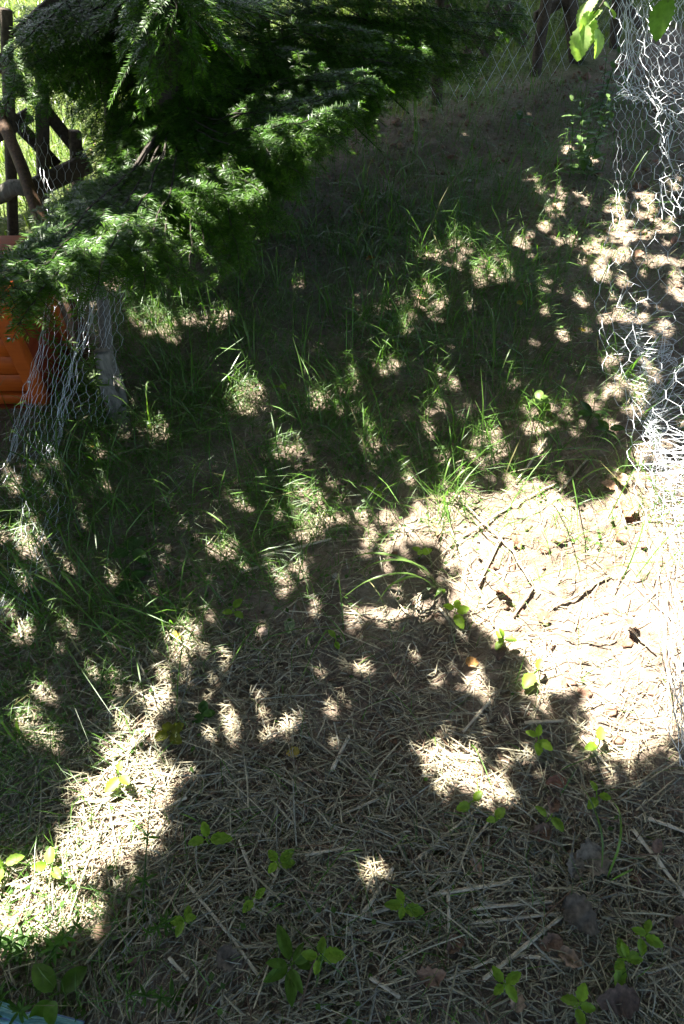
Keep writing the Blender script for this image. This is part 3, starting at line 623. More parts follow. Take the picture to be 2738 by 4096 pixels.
# right: netting along the run's edge, its foot crumpled on the soil
foot = [(1404, 300), (1405, 430), (1385, 560), (1368, 650), (1372, 760), (1392, 860), (1430, 950), (1440, 1060), (1462, 1200), (1492, 1370), (1512, 1480), (1532, 1620), (1575, 1780), (1640, 1950)]
FT = gpix(np.array([p[0] for p in foot]), np.array([p[1] for p in foot]))
ftc = spline(FT, 120)
rn = thing('wire_netting', 'crumpled silvery hexagonal wire netting standing along the sunlit bare soil', 'wire netting', FT[6])
def right_fn(lean, h, amp, seed, off=0.0, bunch=0.0, u0=0.0, u1=1.0, lift=0.0):
    def fn(u, v):
        uu = u0 + (u1 - u0) * u; q = np.clip(uu, 0, 1) * 119
        p = np.stack([np.interp(q, np.arange(120), ftc[:, k]) for k in range(3)], -1)
        ht = v * h
        p[:, 0] += off + lean * ht + amp * 2 * vnoise(uu * 17, v * 5, seed) * (0.35 + v) + bunch * np.sin(v * 16 + 5 * vnoise(uu * 9, v * 2, seed + 3))
        p[:, 1] += amp * 1.5 * vnoise(uu * 15 + 5, v * 5, seed + 1)
        p[:, 2] = np.maximum(p[:, 2], gz(p[:, 0], p[:, 1])) + 0.006 + lift + ht + amp * vnoise(uu * 19, v * 6 + 4, seed + 2) * np.minimum(v * 4, 1)
        return p
    return fn
GU = [[(1412, 232, 2.62), (1480, 236, 2.6), (1640, 240, 2.5)], [(1408, 330, 2.78), (1480, 335, 2.7), (1640, 340, 2.6)], [(1402, 430, 2.88), (1470, 440, 2.76), (1640, 440, 2.6)], [(1390, 550, 2.7), (1460, 550, 2.6), (1650, 540, 2.4)]]
V, F = hexnet(grid_fn(GU, 0.015, 5, 42), 9, 13, rw, 0.0005, 0.0009, 0.12); part('net_sheet', V, F, M['wire'], rn)
GR = [[(1390, 545, 2.66), (1450, 540, 2.5), (1540, 530, 2.35), (1680, 520, 2.2)], [(1368, 650, 2.5), (1430, 650, 2.4), (1540, 640, 2.2), (1690, 630, 2.05)], [(1372, 760, 2.36), (1430, 760, 2.25), (1540, 750, 2.08), (1690, 740, 1.95)],
      [(1394, 860, 2.25), (1445, 860, 2.14), (1550, 855, 1.98), (1690, 845, 1.85)], [(1432, 955, 2.16), (1470, 955, 2.06), (1560, 950, 1.92), (1700, 940, 1.8)], [(1442, 1060, 2.06), (1500, 1060, 1.98), (1590, 1055, 1.86), (1700, 1045, 1.72)],
      [(1464, 1200, 1.95), (1540, 1200, 1.86), (1620, 1195, 1.76), (1720, 1185, 1.65)], [(1494, 1370, 1.82), (1570, 1370, 1.72), (1650, 1365, 1.62), (1740, 1355, 1.54)], [(1514, 1490, 1.72), (1590, 1490, 1.60), (1670, 1485, 1.52), (1760, 1475, 1.46)],
      [(1535, 1620, 1.62), (1610, 1620, 1.52), (1690, 1615, 1.45), (1780, 1605, 1.4)], [(1575, 1790, 1.54), (1640, 1790, 1.46), (1710, 1785, 1.4), (1790, 1775, 1.35)]]
GL = [[(1505, 1400, 1.72), (1540, 1400, 1.66), (1640, 1390, 1.55)], [(1516, 1500, 1.64), (1552, 1500, 1.58), (1650, 1490, 1.48)], [(1530, 1600, 1.56), (1565, 1600, 1.5), (1660, 1590, 1.42)], [(1552, 1700, 1.5), (1585, 1700, 1.44), (1670, 1690, 1.36)], [(1572, 1800, 1.44), (1600, 1800, 1.4), (1690, 1790, 1.32)]]
V, F = hexnet(grid_fn(GL, 0.012, 5, 45), 6, 9, rw, 0.0009, 0.0014, 0.14); part('net_fold', V, F, M['wire'], rn)
V, F = hexnet(grid_fn(GR, 0.022, 6, 41), 7, 29, rw, 0.0006, 0.0011, 0.10); part('net_sheet', V, F, M['wire'], rn)
V, F = hexnet(right_fn(1.0, 0.13, 0.10, 50, 0.055, 0.02, 0.28, 0.60), 34, 4, rw, 0.0005, 0.0009, jit=0.3); part('net_fold', V, F, M['wire'], rn)
V, F = hexnet(right_fn(0.7, 0.16, 0.11, 60, 0.06, 0.035, 0.36, 0.62), 26, 3, rw, 0.0005, 0.0009, jit=0.3); part('net_fold', V, F, M['wire'], rn)
V, F = hexnet(right_fn(1.6, 0.07, 0.09, 65, 0.07, 0.05, 0.50, 0.66), 20, 3, rw, 0.0005, 0.0009, jit=0.3); part('net_fold', V, F, M['wire'], rn)
# hanging doubled sheet further along
hd = thing('wire_netting', 'bunched bright wire netting hanging free beside the leafy twig', 'wire netting', pix(1470, 230, 2.55))
for sd, sh, dd in ((71, 0, 0.0), (72, 6, 0.06), (73, 22, 0.03)):
    fn = grid_fn([[(1400 + sh, -40, 2.42 + dd), (1450 + sh, -40, 2.5 + dd), (1510 + sh, -40, 2.4 + dd), (1600, -40, 2.5 + dd)], [(1408 + sh, 90, 2.45 + dd), (1450 + sh, 90, 2.55 + dd), (1500 + sh, 95, 2.42 + dd), (1600, 100, 2.5 + dd)],
                  [(1412 + sh, 190, 2.5 + dd), (1455 + sh, 195, 2.58 + dd), (1512 + sh, 200, 2.45 + dd), (1610, 220, 2.5 + dd)], [(1410 + sh, 236, 2.52 + dd), (1468 + sh, 245, 2.6 + dd), (1520 + sh, 280, 2.5 + dd), (1620, 300, 2.5 + dd)]], 0.013, 4, sd, 0.02, 3, (0.5, 0.8, 0))
    V, F = hexnet(fn, 8, 13, rw, 0.0007, 0.0011, jit=0.09); part('net_sheet', V, F, M['wire'], hd)
fn = grid_fn([[(1490, 240, 2.5), (1530, 250, 2.5), (1560, 260, 2.5)], [(1505, 330, 2.55), (1540, 330, 2.5), (1600, 330, 2.5)], [(1510, 420, 2.6), (1545, 420, 2.5), (1620, 420, 2.5)], [(1520, 520, 2.6), (1560, 520, 2.5), (1640, 520, 2.5)]], 0.03, 5, 77, 0.02, 3, (0.5, 0.8, 0))
V, F = hexnet(fn, 7, 11, rw, 0.0008, 0.0013, jit=0.2); part('net_fold', V, F, M['wire'], hd)
# left: netting draped from the grey post to the ground in front of the hutch
ln = thing('wire_netting', 'draped wire netting sagging in front of the orange hutch', 'wire netting', gpix(60, 1100))
G1 = [[(140, 600, 2.25), (180, 600, 2.25), (222, 600, 2.25)], [(118, 690, 2.15), (165, 690, 2.15), (212, 690, 2.2)], [(98, 790, 2.1), (145, 790, 2.1), (186, 790, 2.15)], [(72, 890, 2.1), (118, 890, 2.1), (158, 890, 2.15)],
      [(48, 980, 2.1), (90, 980, 2.1), (140, 980, 2.15)], [(20, 1070, 2.08), (70, 1075, 2.08), (118, 1060, 2.1)]]
V, F = hexnet(grid_fn(G1, 0.008, 4, 80), 7, 17, rw, 0.0004, 0.0007, 0.10); part('net_sheet', V, F, M['wire'], ln)
G1b = [[(a[0][0] - 14, a[0][1], a[0][2] - .02), (a[0][0] + 8, a[0][1], a[0][2] + 0.02)] for a in G1]
V, F = hexnet(grid_fn(G1b, 0.012, 5, 81), 5, 17, rw, 0.0004, 0.0007, 0.3); part('net_fold', V, F, M['wire'], ln)
G1c = [[(a[2][0] - 12, a[2][1], a[2][2] - .02), (a[2][0] + 10, a[2][1], a[2][2] + 0.02)] for a in G1]
V, F = hexnet(grid_fn(G1c, 0.014, 5, 82), 6, 18, rw, 0.0004, 0.0007, 0.3); part('net_fold', V, F, M['wire'], ln)
G2 = [[(215, 610, 2.3), (250, 620, 2.35), (300, 600, 2.4)], [(208, 690, 2.25), (245, 700, 2.3), (292, 690, 2.38)], [(185, 790, 2.2), (230, 790, 2.28), (285, 790, 2.35)], [(160, 890, 2.15), (215, 890, 2.2), (270, 900, 2.28)], [(140, 980, 2.12), (200, 980, 2.2), (250, 990, 2.22)]]
V, F = hexnet(grid_fn(G2, 0.012, 4, 83), 7, 15, rw, 0.0004, 0.0007, 0.12); part('net_sheet', V, F, M['wire'], ln)
G3 = [[(-10, 1060, 2.05), (60, 1060, 2.08), (130, 1050, 2.1), (200, 1020, 2.15)], [(-30, 1180, 1.95), (40, 1180, 1.97), (110, 1180, 1.97), (175, 1150, 2.0)], [(-50, 1300, 1.85), (20, 1300, 1.87), (80, 1300, 1.87), (140, 1290, 1.88)], [(-80, 1460, 1.75), (-20, 1460, 1.75), (30, 1450, 1.76), (90, 1440, 1.77)]]
V, F = hexnet(grid_fn(G3, 0.02, 4, 84, 0.015, 3), 12, 15, rw, 0.0004, 0.0007, 0.2); part('net_sheet', V, F, M['wire'], ln)
# netting strung from the bark post up the lattice fence
bn = thing('wire_netting', 'wire netting strung between the leaning bark post and the lattice fence', 'wire netting', pix(100, 500, 2.55))
G4 = [[(20, 190, 2.75), (100, 150, 2.9), (200, 160, 3.0)], [(35, 330, 2.62), (110, 320, 2.75), (190, 330, 2.9)], [(60, 430, 2.56), (120, 430, 2.66), (190, 430, 2.8)], [(95, 520, 2.5), (130, 520, 2.56), (195, 500, 2.7)], [(120, 590, 2.45), (150, 590, 2.5), (200, 570, 2.6)]]
V, F = hexnet(grid_fn(G4, 0.01, 4, 90), 9, 17, rw, 0.0005, 0.0009, 0.1); part('net_sheet', V, F, M['wire'], bn)
# diamond mesh on the right part of the fence
dm = thing('diamond_mesh', 'thin dark diamond wire mesh stretched over the lattice fence', 'wire mesh', np.array([1.2, 4.5, 0]))
P, Q = [], []
o3 = np.array([FA[0], FA[1], 0]) - UPN * 0.07; d3 = np.array([FD[0], FD[1], 0])
for k in np.arange(2.6, 5.2, 0.12):
    for s_ in (1, -1):
        for a in np.arange(0, 0.9, 0.085):
            P.append(o3 + d3 * (k + s_ * a * .8) + [0, 0, a]); Q.append(o3 + d3 * (k + s_ * (a + 0.085) * .8) + [0, 0, a + 0.085])
V, F = prisms(np.array(P), np.array(Q), 0.0007, 3); part('mesh_sheet', V, F, M['wire'], dm)

# ------------------------------------------------------------------ posts, log, hutch
def roundpost(name, label, cat, base, top, r0, r1, mat, wob=0.006, n=16, seed=1, sides=12):
    t = np.linspace(0, 1, n)[:, None]; path = np.asarray(base) * (1 - t) + np.asarray(top) * t
    path = path + wob * np.stack([vnoise(t[:, 0] * 4, t[:, 0] * 0 + k, seed) * 2 for k in range(3)], -1)
    V, F = tube(path, np.linspace(r0, r1, n), sides); V = V + 0.004 * np.stack([vnoise(V[:, 0] * 90 + V[:, 1] * 60, V[:, 2] * 14, seed + k) for k in range(3)], -1)
    o = put(name, np_mesh(name, V - np.asarray(base), F, None, True), mat, None, base, label=label, category=cat); return o
b0 = gpix(232, 560); 
p_top = pix(-22, 215, 2.62); p_bot = pix(122, 590, 2.50); dirp = nrm(p_bot - p_top); p_bot = p_bot + dirp * ((p_bot[2] - gz(p_bot[0], p_bot[1])) / -dirp[2] + 0.02)
roundpost('bark_post', 'half peeled brown round post leaning beside the lattice fence', 'post', p_bot, p_top, 0.026, 0.022, M['debark'], 0.012, 22, 3)
gb = gpix(286, 1000); gt = pix(214, 600, 2.42)
roundpost('grey_post', 'short weathered grey wooden post holding up the draped netting', 'post', gb - [0, 0, 0.03], gt, 0.024, 0.020, M['grey'], 0.012, 16, 5)
gb2 = gpix(262, 960); gt2 = pix(228, 800, 2.2)
roundpost('broken_stake', 'broken pale grey stake with sunlit splintered top beside grey post', 'stake', gb2 - [0, 0, 0.03], gt2, 0.028, 0.026, M['grey'], 0.015, 12, 6)
lg0, lg1 = pix(-60, 470, 2.75), pix(62, 428, 2.66)
lg = roundpost('rail_log', 'dark grey rough log fixed level against the bark post', 'log', lg0, lg1, 0.034, 0.03, M['grey'], 0.015, 12, 7)
bd0, bd1 = pix(-10, 620, 2.35), pix(150, 545, 2.55)
V, F = beam(bd0, bd1, 0.05, 0.03); put('grey_board', np_mesh('grey_board', V - bd0, F), M['grey'], None, bd0, label='pale grey board lying behind the orange hutch', category='board')

# hutch: front to the camera side, dark red side wall receding, lid above
hz = 0.0; E = gpix(112, 930); hx, hy = E[0] - 0.005, E[1]
hut = thing('hutch', 'orange stained wooden hutch behind the draped netting', 'hutch', (hx - 0.35, hy + 0.3, gz(hx - .35, hy + .3)))
g0 = min(gz(hx - 0.4, hy), gz(hx, hy), gz(hx, hy + 0.5)) - 0.01; HT = 0.43
def box(name, a, b, mat, c=0.004):
    a = np.array(a, float); b = np.array(b, float); lo, hi = np.minimum(a, b), np.maximum(a, b); m = (lo + hi) / 2
    ax = int(np.argmax(hi - lo)); p, q = m.copy(), m.copy(); p[ax] = lo[ax]; q[ax] = hi[ax]; oth = [k for k in range(3) if k != ax]
    up = np.zeros(3); up[oth[1]] = 1
    V, F = beam(p, q, hi[oth[0]] - lo[oth[0]], hi[oth[1]] - lo[oth[1]], up, 0.04)
    return part(name, V, F, mat, hut)
lean = 0.0
box('corner_post', (hx - 0.045, hy, g0), (hx, hy + 0.045, g0 + HT), M['orange'])
box('corner_post', (hx - 0.045, hy + 0.30, g0), (hx, hy + 0.345, g0 + HT), M['orange'])
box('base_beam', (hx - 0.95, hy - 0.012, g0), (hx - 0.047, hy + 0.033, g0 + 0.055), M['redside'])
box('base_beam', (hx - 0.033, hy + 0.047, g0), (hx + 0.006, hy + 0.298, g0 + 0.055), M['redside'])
box('bottom_rail', (hx - 0.95, hy + 0.002, g0 + 0.060), (hx - 0.047, hy + 0.034, g0 + 0.098), M['orange'])
for k in range(4):
    z0 = g0 + 0.102 + k * 0.072
    box('plank', (hx - 0.95, hy + 0.018 + 0.002 * (k % 2), z0), (hx - 0.047, hy + 0.032, z0 + 0.069), M['orange'])
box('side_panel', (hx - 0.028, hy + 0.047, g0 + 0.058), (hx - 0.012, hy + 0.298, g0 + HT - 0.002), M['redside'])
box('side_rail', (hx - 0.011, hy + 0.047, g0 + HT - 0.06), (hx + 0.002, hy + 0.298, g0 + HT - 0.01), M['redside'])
lid = box('lid', (hx - 1.0, hy - 0.05, g0 + HT + 0.003), (hx + 0.035, hy + 0.36, g0 + HT + 0.025), M['orange'])
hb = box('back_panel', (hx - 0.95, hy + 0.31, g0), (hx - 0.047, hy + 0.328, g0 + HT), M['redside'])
for zz in (0.16, 0.33):
    V, F = tube(np.array([[hx - 0.02, hy - 0.004, g0 + zz], [hx - 0.02, hy + 0.002, g0 + zz]]), 0.005, 8); part('screw_head', V, F, M['wire'], hut)

# ------------------------------------------------------------------ straw litter
rs = np.random.default_rng(17)
def bare_soil(x, y): return np.clip(np.exp(-(((x - 0.72) / 0.42) ** 2 + ((y - 1.10) / 0.50) ** 2)) * 1.35, 0, 1)
def straw_density(x, y):
    d = 1.0 - sstep(0.45, 1.5, y + 0.35 * vnoise(x * 1.5, y * 1.5, 31)) * 0.80
    d = d * (1 - 0.74 * bare_soil(x, y)) * (0.55 + 0.9 * np.clip(vnoise(x * 3, y * 3, 32) + .5, 0, 1))
    d = d * np.where(beyond(x, y) > -0.3, 0.25, 1) * np.where(y > 3.0, 0.5, 1)
    return d
def straws(n, lmin, lmax, wmin, wmax, seed, zmax, power=1.0, region=(-1.6, 1.7, -0.25, 4.2)):
    r = np.random.default_rng(seed); x = r.uniform(region[0], region[1], n); y = r.uniform(region[2], region[3], n)
    ok = r.random(n) < straw_density(x, y) ** power; ok &= ~((x < hx + 0.03) & (y > hy - 0.03) & (y < hy + 0.36)); x, y = x[ok], y[ok]; n = len(x)
    L = r.uniform(lmin, lmax, n) * r.uniform(0.6, 1.1, n); W = r.uniform(wmin, wmax, n); yaw = r.uniform(0, 6.283, n) * 1.0
    yaw = np.where(r.random(n) < 0.35, 0.5 + r.normal(0, .5, n) + 2 * vnoise(x * 2, y * 2, 33), yaw)
    d = np.stack([np.cos(yaw), np.sin(yaw)], -1); e0 = np.stack([x, y], -1) - d * L[:, None] / 2; e1 = e0 + d * L[:, None]
    h = zmax * r.random(n) ** 1.6
    z0 = gz(e0[:, 0], e0[:, 1]) + 0.003 + h + r.normal(0, .0025, n); z1 = gz(e1[:, 0], e1[:, 1]) + 0.003 + h + r.normal(0, .0025, n)
    zc = np.maximum((z0 + z1) / 2, gz(x, y) + 0.002) + r.uniform(0, 0.003, n)
    A = np.concatenate([e0, z0[:, None]], 1); B = np.concatenate([e1, z1[:, None]], 1); Cc = np.concatenate([np.stack([x, y], -1) + np.stack([-d[:, 1], d[:, 0]], -1) * (r.normal(0, .025, n) * L)[:, None], zc[:, None]], 1)
    sd = np.stack([-d[:, 1], d[:, 0], r.normal(0, .35, n)], -1) * (W / 2)[:, None]; up = np.array([0, 0, 1.0]) * (W * 0.38)[:, None]
    V = np.stack([A - sd, A + up, A + sd, Cc - sd, Cc + up, Cc + sd, B - sd * .8, B + up * .8, B + sd * .8], 1)
    f = np.array([[0, 1, 4, 3], [1, 2, 5, 4], [3, 4, 7, 6], [4, 5, 8, 7]]); F = (f[None] + (np.arange(n) * 9)[:, None, None]).reshape(-1, 4)
    if lmax < 0.052:                                        # short bits need no bend
        V = V[:, [0, 1, 2, 6, 7, 8]]; f = np.array([[0, 1, 4, 3], [1, 2, 5, 4]]); F = (f[None] + (np.arange(n) * 6)[:, None, None]).reshape(-1, 4)
    k = r.random((n, 1)); c = np.array([[0.44, 0.385, 0.25]]) * (1 - k) + np.array([[0.27, 0.235, 0.14]]) * k
    g = r.random((n, 1)) < 0.2; c = np.where(g, np.array([[0.30, 0.29, 0.22]]), c); c = c * r.uniform(0.55, 1.2, (n, 1))
    c = np.where(r.random((n, 1)) < 0.10, np.array([[0.16, 0.10, 0.06]]) * r.uniform(.7, 1.2, (n, 1)), c)
    return V.reshape(-1, 3), F, np.repeat(c, V.shape[1], 0)
b = Bag()
for a in (straws(66000, 0.012, 0.050, 0.0011, 0.0027, 101, 0.010, 0.62), straws(24000, 0.03, 0.09, 0.0012, 0.0028, 102, 0.016, 1.3, (-1.4, 1.5, -0.25, 2.6)),
          straws(4600, 0.08, 0.19, 0.0020, 0.0040, 103, 0.020, 1.6, (-1.3, 1.4, -0.25, 2.2)), straws(26000, 0.018, 0.055, 0.0012, 0.0029, 104, 0.016, 1.5, (-1.2, 1.2, -0.25, 0.9))):
    b.add(*a)
V, F, C = b.get()
put('straw_litter', np_mesh('straw_litter', V, F, C), M['straw'], label='chopped pale straw scattered thickly over the soil', category='straw', kind='stuff')
# crumbs of soil
r = np.random.default_rng(51); n = 16000; x = r.uniform(-1.3, 1.8, n); y = r.uniform(0, 4.6, n); ok = r.random(n) < 0.2 + 0.7 * bare_soil(x, y) + 0.5 * sstep(2.0, 2.8, y); x, y = x[ok], y[ok]; n = len(x)
sz = (0.0024 + 0.0022 * sstep(2.0, 3.0, y)) * np.exp(r.normal(0, .6, n)); o6 = np.array([[1, 0, 0], [0, 1, 0], [-1, 0, 0], [0, -1, 0], [0, 0, .8], [0, 0, -.8]], float)
V = np.stack([x, y, gz(x, y) + sz * .3], -1)[:, None] + o6[None] * sz[:, None, None] * r.uniform(.6, 1.4, (n, 6, 1))
f = np.array([[0, 1, 4], [1, 2, 4], [2, 3, 4], [3, 0, 4], [1, 0, 5], [2, 1, 5], [3, 2, 5], [0, 3, 5]]); F = (f[None] + (np.arange(n) * 6)[:, None, None]).reshape(-1, 3)
put('soil_crumbs', np_mesh('soil_crumbs', V, F), M['clod'], label='small crumbs of dry soil strewn over the bare ground', category='soil', kind='stuff')

# ------------------------------------------------------------------ grass
def blades(x, y, L, W, lean, r, tint, z0=0.0, seg=4):
    n = len(x); az = r.uniform(0, 6.283, n); base = np.stack([x, y, gz(x, y) + z0 - 0.004], -1)
    h = np.stack([np.cos(az), np.sin(az), np.zeros(n)], -1); side = np.stack([-np.sin(az), np.cos(az), np.zeros(n)], -1)
    V = []
    for t in np.linspace(0, 1, seg + 1):
        up = (t - 0.5 * lean * t * t * 1.1); hz_ = lean * (0.25 * t + 0.75 * t * t)
        p = base + h * (hz_ * L)[:, None] + np.array([0, 0, 1.0]) * np.maximum(up * L, -0.0)[:, None]
        w = W * (0.75 + 0.5 * t) * (1 - t ** 2.2) + 0.0001; V += [p - side * w[:, None] / 2, p + side * w[:, None] / 2]
    V = np.stack(V, 1); f = np.array([[2 * k, 2 * k + 1, 2 * k + 3, 2 * k + 2] for k in range(seg)])
    F = (f[None] + (np.arange(n) * 2 * (seg + 1))[:, None, None]).reshape(-1, 4)
    k = r.random((n, 1)); c = np.asarray(tint)[None] * (0.65 + 0.7 * k); c = np.where(r.random((n, 1)) < 0.05, np.array([[0.18, 0.17, 0.07]]), c)
    return V.reshape(-1, 3), F, np.repeat(c, 2 * (seg + 1), 0)
# where the run is grassy: photo notes x, y, spread in metres, weight
spots = [(560, 820, .22, 1.0), (420, 800, .22, .8), (330, 760, .2, .7), (620, 690, .22, .8), (480, 690, .2, .7), (300, 980, .18, .8), (380, 1000, .16, .8), (450, 1120, .22, .6), (330, 1160, .22, .7),
         (550, 1230, .2, .5), (700, 760, .22, .6), (760, 640, .25, .5), (880, 620, .25, .4), (820, 560, .3, .5), (1000, 560, .3, .45), (960, 680, .22, .5), (1060, 760, .2, .4), (900, 900, .2, .35), (1000, 1000, .2, .4),
         (1120, 1050, .14, .35), (1230, 1020, .14, .3), (950, 1120, .10, .25), (180, 1350, .2, .8), (80, 1280, .2, .6), (40, 1500, .14, .8), (30, 1680, .12, .7), (300, 1340, .16, .5), (200, 1080, .2, .6), (560, 560, .25, .6), (1180, 620, .2, .35),
         (1300, 640, .2, .3), (1250, 820, .2, .35), (1400, 880, .15, .4), (1480, 1150, .10, .2), (1500, 1250, .08, .15), (1330, 1270, .06, .12), (740, 1000, .2, .4), (640, 1080, .2, .4), (100, 2200, .12, .6), (180, 2260, .12, .5), (850, 2150, .2, .15),
         (700, 860, .2, .6), (260, 860, .16, .7), (1450, 1050, .1, .3), (60, 1900, .08, .3), (700, 1190, .1, .4), (1150, 330, .3, .3), (900, 470, .3, .5), (700, 520, .25, .6), (1380, 260, .25, .3)]
sp = np.array([[*gpix(a, b_)[:2], c_, d_] for a, b_, c_, d_ in spots])
def grass_density(x, y):
    d = 0.02 + 0.17 * sstep(2.0, 3.0, y)
    for sx, sy, s_, w in sp: d = d + w * np.exp(-((x - sx) ** 2 + (y - sy) ** 2) / (2 * s_ * s_))
    return np.clip(d, 0, 1)
rg = np.random.default_rng(23); n = 180000
x = rg.uniform(-1.7, 1.8, n); y = rg.uniform(-0.1, 4.4, n)
ok = (rg.random(n) < grass_density(x, y) * (0.25 + 1.5 * np.clip(vnoise(x * 9, y * 9, 41) + .3, 0, 1)) * 0.80) & ~((x < hx + 0.03) & (y > hy - 0.03) & (y < hy + 0.36)); x, y = x[ok], y[ok]; n = len(x)
Lg = rg.gamma(4, 0.015, n) + 0.02; lng = (rg.random(n) < 0.055) & (y > 0.75) & (beyond(x, y) < -0.1); Lg = np.where(lng, rg.uniform(0.14, 0.32, n), Lg)
V, F, C = blades(x, y, Lg, np.where(lng, rg.uniform(0.003, 0.005, n), rg.uniform(0.0010, 0.0025, n)), rg.uniform(0.3, 1.35, n), rg, (0.070, 0.155, 0.018), seg=3)
put('grass', np_mesh('grass', V, F, C), M['grass'], label='thin green grass growing through the straw of the run', category='grass', kind='stuff')
# turf past the fence
n = 74000; x = rg.uniform(-4.2, 4.5, n); y = rg.uniform(2.4, 8.6, n); bb = beyond(x, y)
ok = (bb > -0.25) & (rg.random(n) < np.clip((bb + 0.12) * 3, 0.04, 1)); x, y = x[ok], y[ok]; n = len(x)
V, F, C = blades(x, y, rg.uniform(0.05, 0.14, n), rg.uniform(0.004, 0.008, n), rg.uniform(0.2, 1.1, n), rg, (0.095, 0.135, 0.024), seg=3)
put('turf', np_mesh('turf', V, F, C), M['grass'], label='bright sunlit turf beyond the lattice fence', category='grass', kind='stuff')
# low ground cover of tiny round leaves
n = 26000; x = rg.uniform(-1.4, 1.5, n); y = rg.uniform(0.0, 3.6, n); ok = rg.random(n) < grass_density(x, y) * 0.6 * (vnoise(x * 6, y * 6, 44) > 0.02); x, y = x[ok], y[ok]
Pc = np.stack([x, y, gz(x, y) + rg.uniform(0.008, 0.035, len(x))], -1)
V, F, C = leaf_cards(Pc, 0.015, 0.011, rg, (0.06, 0.125, 0.022), 0.35)
put('chickweed', np_mesh('chickweed', V, F, C), M['leaf'], label='low mat of tiny green leaves among the grass', category='ground cover', kind='stuff')

# ------------------------------------------------------------------ long grass tufts with single blades
def ribbon(path, W, mat, parent, col, wf, name='blade'):
    cv = spline(path, 12); t = np.linspace(0, 1, 12); d = nrm(np.gradient(cv, axis=0)); sd = nrm(np.cross(d, [0, 0.35, 1.0]))
    w = W * np.minimum(1, 0.55 + t * 1.5) * (1 - t ** 3); w[-1] = W * 0.03
    V = np.stack([cv - sd * w[:, None] / 2, cv - np.array([0, 0, 1.0]) * (w * 0.18)[:, None], cv + sd * w[:, None] / 2], 1).reshape(-1, 3)
    i = np.arange(11)[:, None] * 3; j = np.array([0, 1])[None]; F = np.stack([i + j, i + j + 1, i + j + 4, i + j + 3], -1).reshape(-1, 4)
    return part(name, V, F, mat, parent, np.tile(col, (len(V), 1)), True, world_from=wf)
tufts = [  # base, blade tips with height of the arch (metres), width, label
    ((1015, 1350), [(778, 1375, .10), (782, 1290, .09), (862, 1385, .09), (800, 1330, .11), (930, 1300, .07), (985, 1380, .05)], .0125, 'arching pale green grass tuft bent over at the edge of the bare soil'),
    ((430, 1175), [(285, 1135, .08), (300, 1140, .10), (335, 1165, .07), (350, 1120, .10), (560, 1250, .06), (480, 1060, .08)], .008, 'broad bladed grass tuft with a bright bent blade beside the small leafy herb'),
    ((345, 985), [(245, 930, .09), (250, 905, .12), (280, 960, .07), (420, 930, .08), (370, 910, .12), (300, 1010, .05)], .007, 'pale grass tuft arching over the foot of the grey post'),
    ((1430, 1085), [(1285, 1060, .08), (1300, 1020, .09), (1310, 1125, .05), (1215, 1075, .06), (1350, 1010, .08), (1440, 1000, .06)], .0085, 'long bladed grass tuft leaning from the foot of the netting'),
    ((985, 925), [(880, 878, .08), (885, 905, .06), (935, 870, .08), (1050, 965, .05), (1040, 900, .06)], .006, 'slender grass tuft in the middle of the dappled soil'),
    ((1010, 1150), [(1090, 1080, .07), (995, 1150, .04), (1040, 1060, .08), (1100, 1130, .05)], .006, 'single curved grass tuft on the border of sun and shade'),
    ((580, 850), [(500, 770, .12), (540, 760, .14), (600, 740, .13), (640, 790, .10), (520, 830, .08), (560, 770, .12), (620, 830, .08), (480, 800, .10)], .005, 'dense fresh green grass tuft below the fir tips'),
    ((360, 730), [(330, 650, .13), (350, 640, .15), (390, 660, .12), (300, 690, .10), (410, 690, .09)], .006, 'upright grass tuft lit beside the draped netting'),
    ((640, 680), [(560, 640, .10), (590, 610, .12), (640, 600, .12), (690, 640, .08), (600, 660, .09)], .005, 'thin grass tuft under the fir boughs on the right'),
    ((40, 1700), [(0, 1610, .08), (30, 1640, .08), (70, 1660, .06), (-20, 1680, .07), (60, 1730, .04)], .008, 'bright grass tuft at the netting edge near the straw patch'),
    ((950, 330), [(900, 180, .28), (930, 210, .25), (960, 380, .10), (915, 240, .20)], .005, 'tall yellowish grass stems rising in the dark soil at the back'),
    ((1300, 620), [(1250, 560, .08), (1320, 550, .09), (1350, 600, .06), (1280, 580, .08)], .005, 'small grass tuft near the brown leaf in the dapples'),
    ((1080, 290), [(1030, 190, .18), (1060, 220, .16), (1110, 250, .10)], .005, 'wispy grass stems beside the dark bank'),
    ((210, 1410), [(60, 1330, .10), (90, 1400, .09), (150, 1330, .11), (330, 1460, .06), (290, 1360, .09)], .008, 'dark wide grass tuft sprawling in the deep shade'),
    ((1130, 900), [(1090, 700, .14), (1110, 720, .12), (1180, 800, .08), (1060, 830, .08)], .0045, 'fine long grass stems lying over the long dry stalks'),
    ((1390, 2020), [(1400, 1830, .08), (1330, 1800, .07), (1450, 1990, .04)], .006, 'thin grass shoot rising beside the grey dead leaf'),
]
rb = np.random.default_rng(29)
for (bx, by), tips, W, lab in tufts:
    B = gpix(bx, by); t_ = thing('grass_tuft', lab, 'grass tuft', B)
    for (tx, ty, hh) in tips:
        T = gpix(tx, ty); T = T + nrm(np.array([0, 0, CAMZ]) - T) * (0.015 + hh * rb.uniform(0.15, 0.45)) ; dxy = T - B
        b1 = B + rb.normal(0, .006, 3) * [1, 1, 0]; m1 = b1 + dxy * 0.35 + np.array([0, 0, hh]); m2 = b1 + dxy * 0.72 + np.array([0, 0, hh * 0.9])
        c = np.array([0.125, 0.215, 0.045]) * rb.uniform(0.65, 1.15)
        ribbon([b1 - [0, 0, .005], m1, m2, T], W * rb.uniform(.7, 1.1), M['grass'], t_, c, B)

